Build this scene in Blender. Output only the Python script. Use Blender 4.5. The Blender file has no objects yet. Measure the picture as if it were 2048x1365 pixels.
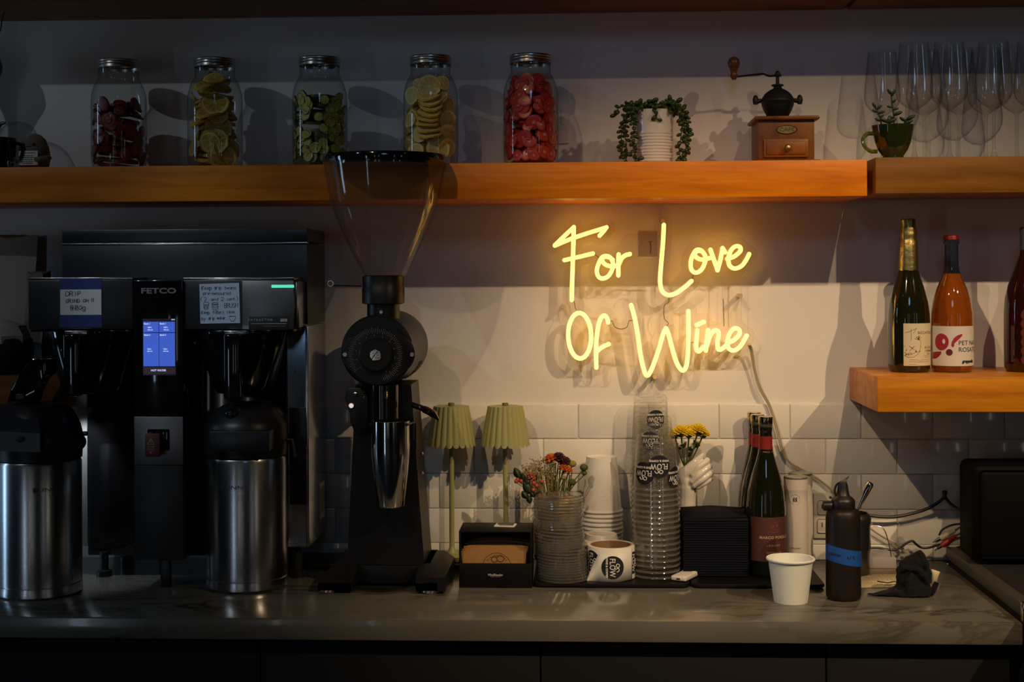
import bpy, bmesh, math, random
import numpy as np
from mathutils import Vector, Matrix, Euler
PI = math.pi
random.seed(7)
SC = bpy.context.scene
COL = SC.collection

# ------------------------------------------------------------------ camera
F_PX, PX0, PY0 = 2844.0, 1024.0, 551.0
CAM_D, CAM_Z = 3.15, 1.55
ZC = CAM_Z - 0.627                     # counter top height
YAW, ROLL = math.atan((1162 - 1024) / F_PX), -0.0052
CAM_R = Matrix.Rotation(YAW, 3, 'Z') @ Matrix.Rotation(PI / 2, 3, 'X') @ Matrix.Rotation(ROLL, 3, 'Z')
CAM_P = Vector((0, -CAM_D, CAM_Z))
cam = bpy.data.cameras.new('camera')
cam.lens, cam.sensor_width = F_PX * 36 / 2048, 36
cam.shift_y = -131.5 / 2048
cam.clip_start, cam.clip_end = 0.05, 60
cam_o = bpy.data.objects.new('camera', cam)
cam_o.matrix_world = Matrix.Translation(CAM_P) @ CAM_R.to_4x4()
COL.objects.link(cam_o)
SC.camera = cam_o

# ------------------------------------------------------------------ world, lights, exposure
wd = bpy.data.worlds.new('world'); SC.world = wd; wd.use_nodes = True
wn = wd.node_tree.nodes; wl = wd.node_tree.links
wbg = wn['Background']
wtc = wn.new('ShaderNodeTexCoord'); wsp = wn.new('ShaderNodeSeparateXYZ'); wrp = wn.new('ShaderNodeValToRGB')
wl.new(wtc.outputs['Generated'], wsp.inputs[0]); wl.new(wsp.outputs['Z'], wrp.inputs[0])
wrp.color_ramp.elements[0].color = (0.10, 0.11, 0.13, 1); wrp.color_ramp.elements[1].color = (0.20, 0.25, 0.36, 1)
wl.new(wrp.outputs[0], wbg.inputs[0])
wbg.inputs[1].default_value = 0.004

def spot(name, loc, target, power, color, angle=60, blend=0.6, r=0.025):
    l = bpy.data.lights.new(name, 'SPOT'); l.energy = power; l.color = color
    l.spot_size = math.radians(angle); l.spot_blend = blend; l.shadow_soft_size = r
    o = bpy.data.objects.new(name, l); o.location = loc
    o.rotation_euler = (Vector(target) - Vector(loc)).to_track_quat('-Z', 'Y').to_euler()
    COL.objects.link(o); return o
def area(name, loc, target, power, color, sx, sy):
    l = bpy.data.lights.new(name, 'AREA'); l.energy = power; l.color = color
    l.shape = 'RECTANGLE'; l.size = sx; l.size_y = sy
    o = bpy.data.objects.new(name, l); o.location = loc
    o.rotation_euler = (Vector(target) - Vector(loc)).to_track_quat('-Z', 'Y').to_euler()
    COL.objects.link(o); return o
WARM = (1.0, 0.69, 0.38)
spot('track_or_fill_light', (2.6, -3.0, 3.75), (0.42, -0.22, 1.06), 330, WARM, 28, 1.0)
spot('track_or_fill_light', (1.0, -3.0, 3.75), (0.40, -0.22, 1.06), 150, WARM, 28, 1.0)
spot('track_or_fill_light', (-1.2, -3.0, 3.75), (0.42, -0.22, 1.04), 150, WARM, 30, 1.0)
spot('track_or_fill_light', (-3.1, -3.0, 3.75), (-0.85, -0.1, 1.35), 38, (0.82, 0.91, 1.0), 32, 1.0)
spot('track_or_fill_light', (-2.1, -3.0, 3.75), (-0.76, -0.32, 1.50), 75, (0.80, 0.90, 1.0), 10, 0.9)  # added narrow fill, brightens the paper notes without lighting the wall
spot('cool_fill_light', (0.1, -3.8, 2.9), (0.25, 0, 1.80), 17, (0.36, 0.64, 1.0), 38, 1.0, 0.30)  # added soft blue fill in place of cool ambient light on the wall
area('side_window', (-4.0, -0.75, 1.6), (-0.4, -0.35, 1.45), 9, (0.45, 0.70, 1.0), 0.26, 1.6)
area('low_strip_light', (-2.7, -5.2, 1.0), (-0.8, 0, 1.2), 3.2, (0.66, 0.82, 1.0), 0.12, 1.9)  # unseen cool strip added for steel reflections and light on the brewer front
area('streak_strip_light', (-1.7, -8.0, 1.5), (-0.8, 0, 1.2), 1.3, (1.0, 0.93, 0.82), 0.08, 2.2)  # these strips are added behind the camera for reflections in steel
area('streak_strip_light', (-0.75, -8.2, 1.5), (-0.8, 0, 1.2), 1.0, (0.85, 0.92, 1.0), 0.07, 2.2)
area('streak_strip_light', (2.9, -7.0, 1.5), (0.2, 0, 1.2), 1.0, (0.9, 0.94, 1.0), 0.08, 2.2)
area('streak_strip_light', (4.2, -6.0, 1.6), (0.2, 0, 1.3), 1.6, (1.0, 0.88, 0.72), 0.20, 1.6)
SC.view_settings.view_transform = 'Standard'
SC.view_settings.look = 'None'
SC.view_settings.exposure = 0.0
SC.view_settings.gamma = 1.0
SC.view_settings.use_curve_mapping = False
SC.cycles.transparent_max_bounces = 96
SC.cycles.max_bounces = 10
SC.cycles.caustics_reflective = False
SC.cycles.caustics_refractive = False
SC.cycles.sample_clamp_indirect = 4.0

# ------------------------------------------------------------------ pixel -> place
def ray(px, py):
    return CAM_R @ Vector(((px - PX0) / F_PX, -(py - PY0) / F_PX, -1))
def at(px, py, Y):
    d = ray(px, py); t = (Y + CAM_D) / d.y
    return CAM_P + d * t
def onz(px, py, Z=ZC):
    d = ray(px, py); t = (Z - CAM_Z) / d.z
    return CAM_P + d * t
def sc(Y, px=1024):                    # metres per pixel on the plane Y
    return (at(px + 50, 600, Y).x - at(px - 50, 600, Y).x) / 100

# ------------------------------------------------------------------ materials
MATS = {}
def mat(name, col=(.5, .5, .5), rough=.5, metal=0, emit=None, estr=1, coat=0, spec=.5, bump=0, bscale=60, var=0, vscale=8, sheen=0, aniso=0):
    if name in MATS: return MATS[name]
    m = bpy.data.materials.new(name); m.use_nodes = True
    nt = m.node_tree; p = nt.nodes['Principled BSDF']
    p.inputs['Base Color'].default_value = (*col, 1)
    p.inputs['Roughness'].default_value = rough
    p.inputs['Metallic'].default_value = metal
    p.inputs['Specular IOR Level'].default_value = spec
    p.inputs['Coat Weight'].default_value = coat
    p.inputs['Sheen Weight'].default_value = sheen
    if emit:
        p.inputs['Emission Color'].default_value = (*emit, 1); p.inputs['Emission Strength'].default_value = estr
    if bump or var:
        tc = nt.nodes.new('ShaderNodeTexCoord')
    if bump:
        n = nt.nodes.new('ShaderNodeTexNoise'); n.inputs['Scale'].default_value = bscale; n.inputs['Detail'].default_value = 4
        b = nt.nodes.new('ShaderNodeBump'); b.inputs['Strength'].default_value = bump; b.inputs['Distance'].default_value = .004
        nt.links.new(tc.outputs['Object'], n.inputs['Vector']); nt.links.new(n.outputs['Fac'], b.inputs['Height'])
        nt.links.new(b.outputs['Normal'], p.inputs['Normal'])
    if var:
        n = nt.nodes.new('ShaderNodeTexNoise'); n.inputs['Scale'].default_value = vscale; n.inputs['Detail'].default_value = 5
        mx = nt.nodes.new('ShaderNodeMix'); mx.data_type = 'RGBA'
        nt.links.new(tc.outputs['Object'], n.inputs['Vector']); nt.links.new(n.outputs['Fac'], mx.inputs['Factor'])
        mx.inputs['A'].default_value = (*[c * (1 - var) for c in col], 1)
        mx.inputs['B'].default_value = (*[min(1, c * (1 + var)) for c in col], 1)
        nt.links.new(mx.outputs['Result'], p.inputs['Base Color'])
    MATS[name] = m; return m

def clear(name, tint=(.96, .97, .97), edge=(.45, .47, .48), ior=1.45, rough=.03, power=3.0, gloss=.35, haze=0, base=.05):
    """thin-walled clear glass or plastic"""
    if name in MATS: return MATS[name]
    m = bpy.data.materials.new(name); m.use_nodes = True
    nt = m.node_tree; nt.nodes.clear()
    o = nt.nodes.new('ShaderNodeOutputMaterial'); mix = nt.nodes.new('ShaderNodeMixShader')
    tr = nt.nodes.new('ShaderNodeBsdfTransparent'); gl = nt.nodes.new('ShaderNodeBsdfGlossy')
    gl.inputs['Roughness'].default_value = rough
    lw = nt.nodes.new('ShaderNodeLayerWeight'); lw.inputs['Blend'].default_value = .5
    pw = nt.nodes.new('ShaderNodeMath'); pw.operation = 'POWER'; pw.inputs[1].default_value = power
    mx = nt.nodes.new('ShaderNodeMix'); mx.data_type = 'RGBA'
    mx.inputs['A'].default_value = (*tint, 1); mx.inputs['B'].default_value = (*edge, 1)
    p5 = nt.nodes.new('ShaderNodeMath'); p5.operation = 'POWER'; p5.inputs[1].default_value = 4
    fm = nt.nodes.new('ShaderNodeMath'); fm.operation = 'MULTIPLY_ADD'; fm.inputs[1].default_value = gloss; fm.inputs[2].default_value = base
    L = nt.links.new
    L(lw.outputs['Facing'], pw.inputs[0]); L(pw.outputs[0], mx.inputs['Factor']); L(mx.outputs['Result'], tr.inputs['Color'])
    L(lw.outputs['Facing'], p5.inputs[0]); L(p5.outputs[0], fm.inputs[0]); L(fm.outputs[0], mix.inputs[0]); 
    if haze:
        df = nt.nodes.new('ShaderNodeBsdfTranslucent'); df2 = nt.nodes.new('ShaderNodeBsdfDiffuse'); hm = nt.nodes.new('ShaderNodeMixShader'); h2 = nt.nodes.new('ShaderNodeMixShader')
        h2.inputs[0].default_value = .5; L(df.outputs[0], h2.inputs[1]); L(df2.outputs[0], h2.inputs[2])
        hm.inputs[0].default_value = haze; L(tr.outputs[0], hm.inputs[1]); L(h2.outputs[0], hm.inputs[2]); L(hm.outputs[0], mix.inputs[1])
    else: L(tr.outputs[0], mix.inputs[1])
    L(gl.outputs[0], mix.inputs[2]); L(mix.outputs[0], o.inputs[0])
    MATS[name] = m; return m

def wood(name, a, b, rough=.35, scale=(1.2, 14, 14), coat=.3):
    if name in MATS: return MATS[name]
    m = bpy.data.materials.new(name); m.use_nodes = True
    nt = m.node_tree; p = nt.nodes['Principled BSDF']; L = nt.links.new
    tc = nt.nodes.new('ShaderNodeTexCoord'); mp = nt.nodes.new('ShaderNodeMapping'); mp.inputs['Scale'].default_value = scale
    n1 = nt.nodes.new('ShaderNodeTexNoise'); n1.inputs['Scale'].default_value = 3; n1.inputs['Detail'].default_value = 8; n1.inputs['Distortion'].default_value = .6
    n2 = nt.nodes.new('ShaderNodeTexNoise'); n2.inputs['Scale'].default_value = 14; n2.inputs['Detail'].default_value = 6
    r = nt.nodes.new('ShaderNodeValToRGB'); r.color_ramp.elements[0].position = .3; r.color_ramp.elements[1].position = .72
    r.color_ramp.elements[0].color = (*a, 1); r.color_ramp.elements[1].color = (*b, 1)
    ad = nt.nodes.new('ShaderNodeMath'); ad.operation = 'MULTIPLY_ADD'; ad.inputs[1].default_value = .3
    L(tc.outputs['Object'], mp.inputs[0]); L(mp.outputs[0], n1.inputs[0]); L(mp.outputs[0], n2.inputs[0])
    sb = nt.nodes.new('ShaderNodeMath'); sb.operation = 'SUBTRACT'; sb.inputs[1].default_value = .5
    L(n2.outputs['Fac'], sb.inputs[0]); L(sb.outputs[0], ad.inputs[0]); L(n1.outputs['Fac'], ad.inputs[2]); L(ad.outputs[0], r.inputs[0])
    L(r.outputs[0], p.inputs['Base Color'])
    p.inputs['Roughness'].default_value = rough; p.inputs['Specular IOR Level'].default_value = .22; p.inputs['Coat Weight'].default_value = coat; p.inputs['Coat Roughness'].default_value = .25
    bp = nt.nodes.new('ShaderNodeBump'); bp.inputs['Strength'].default_value = .12; bp.inputs['Distance'].default_value = .002
    L(ad.outputs[0], bp.inputs['Height']); L(bp.outputs[0], p.inputs['Normal'])
    MATS[name] = m; return m

# ------------------------------------------------------------------ mesh building
class B:
    def __init__(s): s.bm = bmesh.new()
    def _m(s, faces, m):
        for f in faces: f.material_index = m
    def box(s, x0, x1, y0, y1, z0, z1, m=0, bev=0, seg=2):
        vs = [s.bm.verts.new((x, y, z)) for x in (x0, x1) for y in (y0, y1) for z in (z0, z1)]
        q = [(0, 1, 3, 2), (4, 6, 7, 5), (0, 4, 5, 1), (2, 3, 7, 6), (0, 2, 6, 4), (1, 5, 7, 3)]
        fs = [s.bm.faces.new([vs[i] for i in a]) for a in q]
        s._m(fs, m)
        if bev:
            es = list({e for f in fs for e in f.edges})
            r = bmesh.ops.bevel(s.bm, geom=es, offset=bev, segments=seg, profile=.5, affect='EDGES')
            s._m(r['faces'], m)
        return s
    def grid(s, rows, m=0, closed_u=False, cap0=False, cap1=False):
        """rows: list of lists of points"""
        V = [[s.bm.verts.new(p) for p in r] for r in rows]
        n = len(V[0])
        for a, b in zip(V[:-1], V[1:]):
            for i in range(n if closed_u else n - 1):
                j = (i + 1) % n
                f = s.bm.faces.new((a[i], a[j], b[j], b[i])); f.material_index = m
        if cap0: s.bm.faces.new(V[0][::-1]).material_index = m
        if cap1: s.bm.faces.new(V[-1]).material_index = m
        return s
    def lathe(s, prof, n=32, m=0, c=(0, 0, 0), axis='Z', a0=0, a1=2 * PI, cap0=None, cap1=None, wob=None):
        full = abs(a1 - a0 - 2 * PI) < 1e-6
        k = n if full else n + 1
        rows = []
        for (r, z) in prof:
            row = []
            for i in range(k):
                a = a0 + (a1 - a0) * i / n
                rr = r * (wob(a, z) if wob else 1)
                x, y = rr * math.cos(a), rr * math.sin(a)
                if axis == 'Z': p = (c[0] + x, c[1] + y, c[2] + z)
                elif axis == 'Y': p = (c[0] + x, c[1] + z, c[2] - y)
                else: p = (c[0] + z, c[1] + x, c[2] + y)
                row.append(p)
            rows.append(row)
        c0 = (prof[0][0] > 1e-5) if cap0 is None else cap0
        c1 = (prof[-1][0] > 1e-5) if cap1 is None else cap1
        s.grid(rows, m, full, c0 and full, c1 and full)
        return s
    def tube(s, pts, r, n=8, m=0, cap=True, flat=None):
        pts = [Vector(p) for p in pts]
        N = len(pts)
        rs = r if isinstance(r, (list, tuple)) else [r] * N
        t0 = (pts[1] - pts[0]).normalized()
        up = Vector((0, 0, 1)) if abs(t0.z) < .9 else Vector((0, 1, 0))
        nrm = t0.cross(up).normalized()
        rows = []
        for i, p in enumerate(pts):
            t = (pts[min(i + 1, N - 1)] - pts[max(i - 1, 0)])
            if t.length < 1e-9: t = t0.copy()
            t.normalize()
            nrm = (nrm - t * nrm.dot(t))
            if nrm.length < 1e-6: nrm = t.orthogonal()
            nrm.normalize()
            b = t.cross(nrm)
            row = []
            for k in range(n):
                a = 2 * PI * k / n
                v = nrm * (math.cos(a) * rs[i]) + b * (math.sin(a) * rs[i])
                if flat is not None: v.y *= flat
                row.append(p + v)
            rows.append(row)
        s.grid(rows, m, True, cap, cap)
        return s
    def ball(s, c, r, m=0, u=12, v=8, sc=(1, 1, 1), rot=None):
        M = Matrix.Translation(c) @ (rot.to_4x4() if rot else Matrix()) @ Matrix.Diagonal((r * sc[0], r * sc[1], r * sc[2], 1))
        g = bmesh.ops.create_uvsphere(s.bm, u_segments=u, v_segments=v, radius=1, matrix=M)
        s._m({f for x in g['verts'] for f in x.link_faces}, m)
        return s
    def prism(s, poly, y0, y1, m=0, bev=0):
        """poly in (x, z), extruded along y"""
        a = [s.bm.verts.new((x, y0, z)) for x, z in poly]
        b = [s.bm.verts.new((x, y1, z)) for x, z in poly]
        n = len(poly)
        fs = [s.bm.faces.new(a), s.bm.faces.new(b[::-1])]
        for i in range(n):
            j = (i + 1) % n
            fs.append(s.bm.faces.new((a[j], a[i], b[i], b[j])))
        s._m(fs, m)
        if bev:
            es = list({e for f in fs for e in f.edges})
            r = bmesh.ops.bevel(s.bm, geom=es, offset=bev, segments=2, profile=.5, affect='EDGES')
            s._m(r['faces'], m)
        return s
    def sheet(s, poly, y, m=0):
        f = s.bm.faces.new([s.bm.verts.new((x, y, z)) for x, z in poly]); f.material_index = m
        return s
    def xf(s, M):
        bmesh.ops.transform(s.bm, matrix=M, verts=s.bm.verts); return s
    def mesh(s, name, mats, ang=.7):
        bmesh.ops.recalc_face_normals(s.bm, faces=s.bm.faces)
        me = bpy.data.meshes.new(name); s.bm.to_mesh(me); s.bm.free()
        for q in (mats if isinstance(mats, (list, tuple)) else [mats]): me.materials.append(q)
        for p in me.polygons: p.use_smooth = True
        me.set_sharp_from_angle(angle=ang)
        return me
    def obj(s, name, mats, parent=None, loc=None, rot=None, ang=.7):
        o = bpy.data.objects.new(name, s.mesh(name, mats, ang))
        return put(o, parent, loc, rot)
def put(o, parent=None, loc=None, rot=None):
    COL.objects.link(o)
    if parent: o.parent = parent
    if loc is not None: o.location = loc
    if rot is not None: o.rotation_euler = rot
    return o
def tag(o, label, cat, group=None, kind=None):
    o['label'] = label; o['category'] = cat
    if group: o['group'] = group
    if kind: o['kind'] = kind
    return o
def thing(name, label, cat, loc, rot=None, group=None):
    o = bpy.data.objects.new(name, None); o.empty_display_size = .05
    put(o, None, loc, rot); return tag(o, label, cat, group)
def struct(o): o['kind'] = 'structure'; return o
def inst(name, me, parent=None, loc=None, rot=None, scale=None):
    o = put(bpy.data.objects.new(name, me), parent, loc, rot)
    if scale is not None: o.scale = scale
    return o
def dup(root, loc, rot=None, label=None):
    r = root.copy(); COL.objects.link(r); r.location = loc
    if rot is not None: r.rotation_euler = rot
    if label: r['label'] = label
    for ch in root.children:
        c = ch.copy(); COL.objects.link(c); c.parent = r
        for g in ch.children:
            d = g.copy(); COL.objects.link(d); d.parent = c
    return r

# ------------------------------------------------------------------ writing
def text_mesh(body, h, align='CENTER', space=1.0, wide=1.0, bold=0.0):
    cu = bpy.data.curves.new('lettering', 'FONT'); cu.body = body; cu.size = h / .72
    cu.align_x = align; cu.align_y = 'CENTER'; cu.space_character = space; cu.resolution_u = 3; cu.offset = bold
    o = bpy.data.objects.new('lettering', cu)
    me = bpy.data.meshes.new_from_object(o)
    bpy.data.objects.remove(o); bpy.data.curves.remove(cu)
    for v in me.vertices: v.co.x *= wide
    return me
def text(body, h, m, parent, loc, rot=(PI / 2, 0, 0), name='lettering', wrap=None, flip=False, arc=None, slant=0, **k):
    """flat letters facing -Y at loc, or wrapped on a vertical cylinder of radius wrap about the parent's axis
    (loc = (angle offset, unused, height))"""
    me = text_mesh(body, h, **k)
    for v in me.vertices:
        x, y = v.co.x + slant * v.co.y, v.co.y
        if flip: x, y = -x, -y
        if arc:
            a = x / arc; rr = arc + y; x, y = rr * math.sin(a), rr * math.cos(a)
        if wrap:
            a = x / wrap + loc[0]
            v.co = (wrap * math.sin(a), -wrap * math.cos(a), loc[2] + y)
        else: v.co.x, v.co.y = x, y
    me.materials.clear(); me.materials.append(m); me.name = name
    o = bpy.data.objects.new(name, me)
    return put(o, parent, None if wrap else loc, None if wrap else rot)
def strokes(lines, r, m, parent, fx, name='lettering', n=4, flat=.25):
    """pen strokes: polylines mapped to local points by fx"""
    b = B()
    for l in lines:
        if len(l) == 1: l = [l[0], (l[0][0] + .6, l[0][1])]
        q = [l[0]]
        for a, c in zip(l[:-1], l[1:]):
            k = max(1, int((Vector(fx(*c)) - Vector(fx(*a))).length / .0022))
            q += [(a[0] + (c[0] - a[0]) * i / k, a[1] + (c[1] - a[1]) * i / k) for i in range(1, k + 1)]
        b.tube([fx(*p) for p in q], r, n, flat=flat)
    return b.obj(name, m, parent)
HAND = dict(zip('DRIPGNO1@80gKepdbansumrc2t()BUSHfloyik4EAT.-,',
 ('02 08 28 46 44 22 02|', '02 08 38 47 36 25 05|25 42', '22 28', '02 08 38 47 36 25 05', '46 38 17 04 12 32 44 24', '02 08 42 48', '22 04 06 28 46 44 22', '22 28', '35 26 15 24 34 35 33 44 47 28 07 03 22 42', '25 17 28 37 25 43 32 12 03 25', '22 04 06 28 46 44 22',
  '46 26 04 22 42 46 40 20 01', '02 08|48 05 42', '04 44 46 26 04 13 32 42', '00 06|05 26 45 44 22 03', '48 42|45 26 04 22 43', '08 02|04 26 45 44 22 03', '45 26 04 22 43|46 42', '06 02|05 26 45 42', '46 26 05 43 32 02', '06 03 22 43|46 42', '06 02|05 16 25 22|25 36 45 42', '06 02|05 26 46', '46 26 04 22 42',
  '07 28 47 45 02 42', '28 23 32 42|06 46', '28 06 04 22', '28 46 44 22', '02 08 38 47 36 25 05|25 44 43 32 02', '08 04 12 32 44 48', '47 28 17 05 44 43 22 03', '02 08|05 45|42 48', '48 38 27 22|06 46', '28 22', '22 04 26 44 22', '06 23 33|46 10', '22 26|28', '02 08|46 04 42', '32 38 04 44', '42 02 08 48|05 35', '02 28 42|14 34', '22 28|08 48', '22', '05 45', '22 11')))
def handwrite(body, x0, y0, h, w=None, track=1.35, slope=0, jit=.25, seed=0):
    """pen strokes for a line of hand lettering; y0 is the baseline in a y-down drawing frame"""
    rnd = random.Random(seed + len(body)); out = []; w = w or h * .6; x = x0
    for ch in body:
        for st in HAND.get(ch, '').split('|'):
            q = [(int(a[0]), int(a[1])) for a in st.split()]
            if q: out.append([(x + (u + rnd.uniform(-jit, jit)) * w / 4, y0 + slope * (x - x0) - (v - 2 + rnd.uniform(-jit, jit)) * h / 6) for u, v in q])
        x += w * track * (.55 if ch in 'il1 .' else 1)
    return out
def smooth_path(pts, k=6, closed=False):
    """Catmull-Rom through 2-D or 3-D points"""
    P = [np.array(p, float) for p in pts]
    out = []; N = len(P)
    rng = range(N) if closed else range(N - 1)
    for i in rng:
        p0 = P[(i - 1) % N] if closed or i > 0 else 2 * P[0] - P[1]
        p1 = P[i]; p2 = P[(i + 1) % N]
        p3 = P[(i + 2) % N] if closed or i + 2 < N else 2 * P[-1] - P[-2]
        for q in range(k):
            t = q / k
            out.append(tuple(.5 * (2 * p1 + (p2 - p0) * t + (2 * p0 - 5 * p1 + 4 * p2 - p3) * t * t + (3 * p1 - p0 - 3 * p2 + p3) * t ** 3)))
    if not closed: out.append(tuple(P[-1]))
    return out
def cyl_disc(R, a0, z0, rad, b=None, m=0, rings=4, n=28, flatr=1.0):
    """a round printed patch on a vertical cylinder"""
    b = b or B()
    rows = []
    for k in range(1, rings + 1):
        rows.append([(R * math.sin(a0 + rad * k / rings * math.cos(2 * PI * i / n) / R), -R * math.cos(a0 + rad * k / rings * math.cos(2 * PI * i / n) / R),
                      z0 + flatr * rad * k / rings * math.sin(2 * PI * i / n)) for i in range(n)])
    b.grid(rows, m, True, True)
    return b
def cyl_patch(R, a0, a1, z0, z1, b=None, m=0, n=20, nz=1):
    b = b or B()
    return b.grid([[(R * math.sin(a0 + (a1 - a0) * i / n), -R * math.cos(a0 + (a1 - a0) * i / n), z0 + (z1 - z0) * k / nz) for i in range(n + 1)] for k in range(nz + 1)], m)
# ================================================================== SETTING
M_plaster = mat('plaster', (.80, .78, .76), .55, bump=.05, bscale=90)
M_tile = mat('tile_glaze', (.80, .78, .74), .16, coat=.4, bump=.03, bscale=14)
M_grout = mat('grout', (.55, .53, .50), .9)
M_black = mat('black_satin', (.012, .012, .013), .38)
M_blackm = mat('black_matte', (.010, .010, .011), .7)
M_gloss = mat('black_gloss', (.006, .006, .007), .08, coat=.5)
M_steel = mat('brushed_steel', (.62, .62, .63), .27, 1)
M_chrome = mat('chrome', (.80, .80, .81), .08, 1)
M_white = mat('white_paper', (.78, .77, .74), .6)
M_ink = mat('ink', (.012, .012, .015), .7)

b = B(); b.box(-4.3, 2.4, 0, .12, 0, 3.2)
wall = struct(b.obj('wall_back', M_plaster))
b = B(); b.box(-4.3, 3.0, -7, .12, -.05, 0)
struct(b.obj('floor', mat('floor_concrete', (.05, .048, .045), .6, var=.2)))

# glazed wall tiles, each a piece of the wall
TX = at(1580, 840, 0).x; TZ = at(1560, 806.5, 0).z; TP, TH = .1545, .0772
XL = at(560, 900, 0).x
def tile_mesh(w, h):
    t = B(); t.box(0, w, -.008, 0, 0, h, 0, .0018, 2); return t.mesh('tile', M_tile)
tm = tile_mesh(TP - .0022, TH - .0022); tcut = tile_mesh(TP - .0022, TZ - 4 * TH - ZC - .001)
b = B(); b.box(XL - .1, 2.4, -.0055, .0, ZC, TZ - .002); b.obj('grout', M_grout, wall)
for r in range(5):
    off = 0 if r % 2 == 0 else TP / 2
    k = -8
    x = TX + off - 8 * TP
    while x < 1.25:
        if x > XL - .12:
            inst('tile', tm if r < 4 else tcut, wall, (x, 0, TZ - (r + 1) * TH if r < 4 else ZC))
        x += TP

# stone worktop
cr = onz(2045, 1246.5); YF = (onz(1000, 1241.5).y + cr.y) / 2; XR = cr.x
m = bpy.data.materials.new('veined_stone'); m.use_nodes = True; nt = m.node_tree; L = nt.links.new; p = nt.nodes['Principled BSDF']
tc = nt.nodes.new('ShaderNodeTexCoord'); mp = nt.nodes.new('ShaderNodeMapping'); mp.inputs['Rotation'].default_value = (.5, .55, .25); mp.inputs['Scale'].default_value = (1.0, 3.2, 2.4)
n1 = nt.nodes.new('ShaderNodeTexNoise'); n1.inputs['Scale'].default_value = 2.6; n1.inputs['Detail'].default_value = 9; n1.inputs['Roughness'].default_value = .62; n1.inputs['Distortion'].default_value = 1.1
ab = nt.nodes.new('ShaderNodeMath'); ab.operation = 'SUBTRACT'; ab.inputs[1].default_value = .5
ab2 = nt.nodes.new('ShaderNodeMath'); ab2.operation = 'ABSOLUTE'
r1 = nt.nodes.new('ShaderNodeValToRGB'); r1.color_ramp.elements[0].color = (.045, .038, .030, 1); r1.color_ramp.elements[0].position = 0
r1.color_ramp.elements[1].color = (.175, .172, .150, 1); r1.color_ramp.elements[1].position = .045
n2 = nt.nodes.new('ShaderNodeTexNoise'); n2.inputs['Scale'].default_value = 5; n2.inputs['Detail'].default_value = 6
r2 = nt.nodes.new('ShaderNodeValToRGB'); r2.color_ramp.elements[0].color = (.62, .60, .58, 1); r2.color_ramp.elements[1].color = (1, 1, 1, 1)
n3 = nt.nodes.new('ShaderNodeTexNoise'); n3.inputs['Scale'].default_value = 1.3; n3.inputs['Detail'].default_value = 3
r3 = nt.nodes.new('ShaderNodeValToRGB'); r3.color_ramp.elements[0].position = .42; r3.color_ramp.elements[1].position = .62
mxv = nt.nodes.new('ShaderNodeMix'); mxv.data_type = 'RGBA'; mxv.inputs['A'].default_value = (.175, .172, .150, 1)
mul = nt.nodes.new('ShaderNodeMix'); mul.data_type = 'RGBA'; mul.blend_type = 'MULTIPLY'; mul.inputs['Factor'].default_value = 1
L(tc.outputs['Object'], mp.inputs[0])
for n in (n1, n2, n3): L(mp.outputs[0], n.inputs['Vector'])
L(n1.outputs['Fac'], ab.inputs[0]); L(ab.outputs[0], ab2.inputs[0]); L(ab2.outputs[0], r1.inputs[0]); L(n2.outputs['Fac'], r2.inputs[0])
L(n3.outputs['Fac'], r3.inputs[0]); L(r3.outputs[0], mxv.inputs['Factor']); L(r1.outputs[0], mxv.inputs['B'])
L(mxv.outputs['Result'], mul.inputs['A']); L(r2.outputs[0], mul.inputs['B']); L(mul.outputs['Result'], p.inputs['Base Color'])
p.inputs['Roughness'].default_value = .17; p.inputs['Coat Weight'].default_value = .2
b = B(); b.box(-2.4, XR, YF, -.009, ZC - .040, ZC, 0, .003)
tag(b.obj('worktop', m), 'pale veined stone worktop with a thick front edge', 'worktop')

# black cabinets below
cab = thing('base_cabinet', 'black base cabinets under the stone worktop', 'cabinet', (0, 0, 0))
b = B(); b.box(-2.4, XR - .01, YF + .05, -.02, .10, ZC - .042); b.box(-2.4, XR - .03, YF + .10, -.05, 0, .10)
b.obj('carcass', M_blackm, cab)
gx = at(1081, 1320, YF + .03).x
dw = .52
for i in range(-3, 3):
    x0 = gx + i * dw
    if x0 + .05 > XR - .03: break
    b = B(); b.box(x0 + .0015, min(x0 + dw - .0015, XR - .015), YF + .03, YF + .05, .11, ZC - .05, 0, .0015)
    b.obj('door', mat('cabinet_black', (.006, .006, .0065), .6, spec=.25), cab)

# dark raised counter at the right
M_dkmetal = mat('dark_metal', (.075, .072, .062), .45, .2)
sct = thing('side_counter', 'dark side counter meeting the stone worktop at the right', 'counter', (XR + .004, 0, 0))
b = B(); b.box(.006, 1.2, -1.0, -.012, .08, ZC + .004); b.obj('body', M_blackm, sct)
b = B(); b.box(.0, 1.2, -1.02, -.012, ZC + .005, ZC + .031, 0, .004); b.obj('top', M_dkmetal, sct)
b = B(); b.box(.022, 1.2, -1.02, -.014, ZC + .0295, ZC + .0318, 0, .0008); b.obj('top_surface', M_blackm, sct)
pz = at(2046, 1222, YF + .01)
b = B(); b.box(pz.x - XR - .008, pz.x - XR + .012, pz.y - .012, pz.y + .004, ZC + .002, ZC + .036, 0, .002); b.obj('corner_guard', M_chrome, sct)

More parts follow.
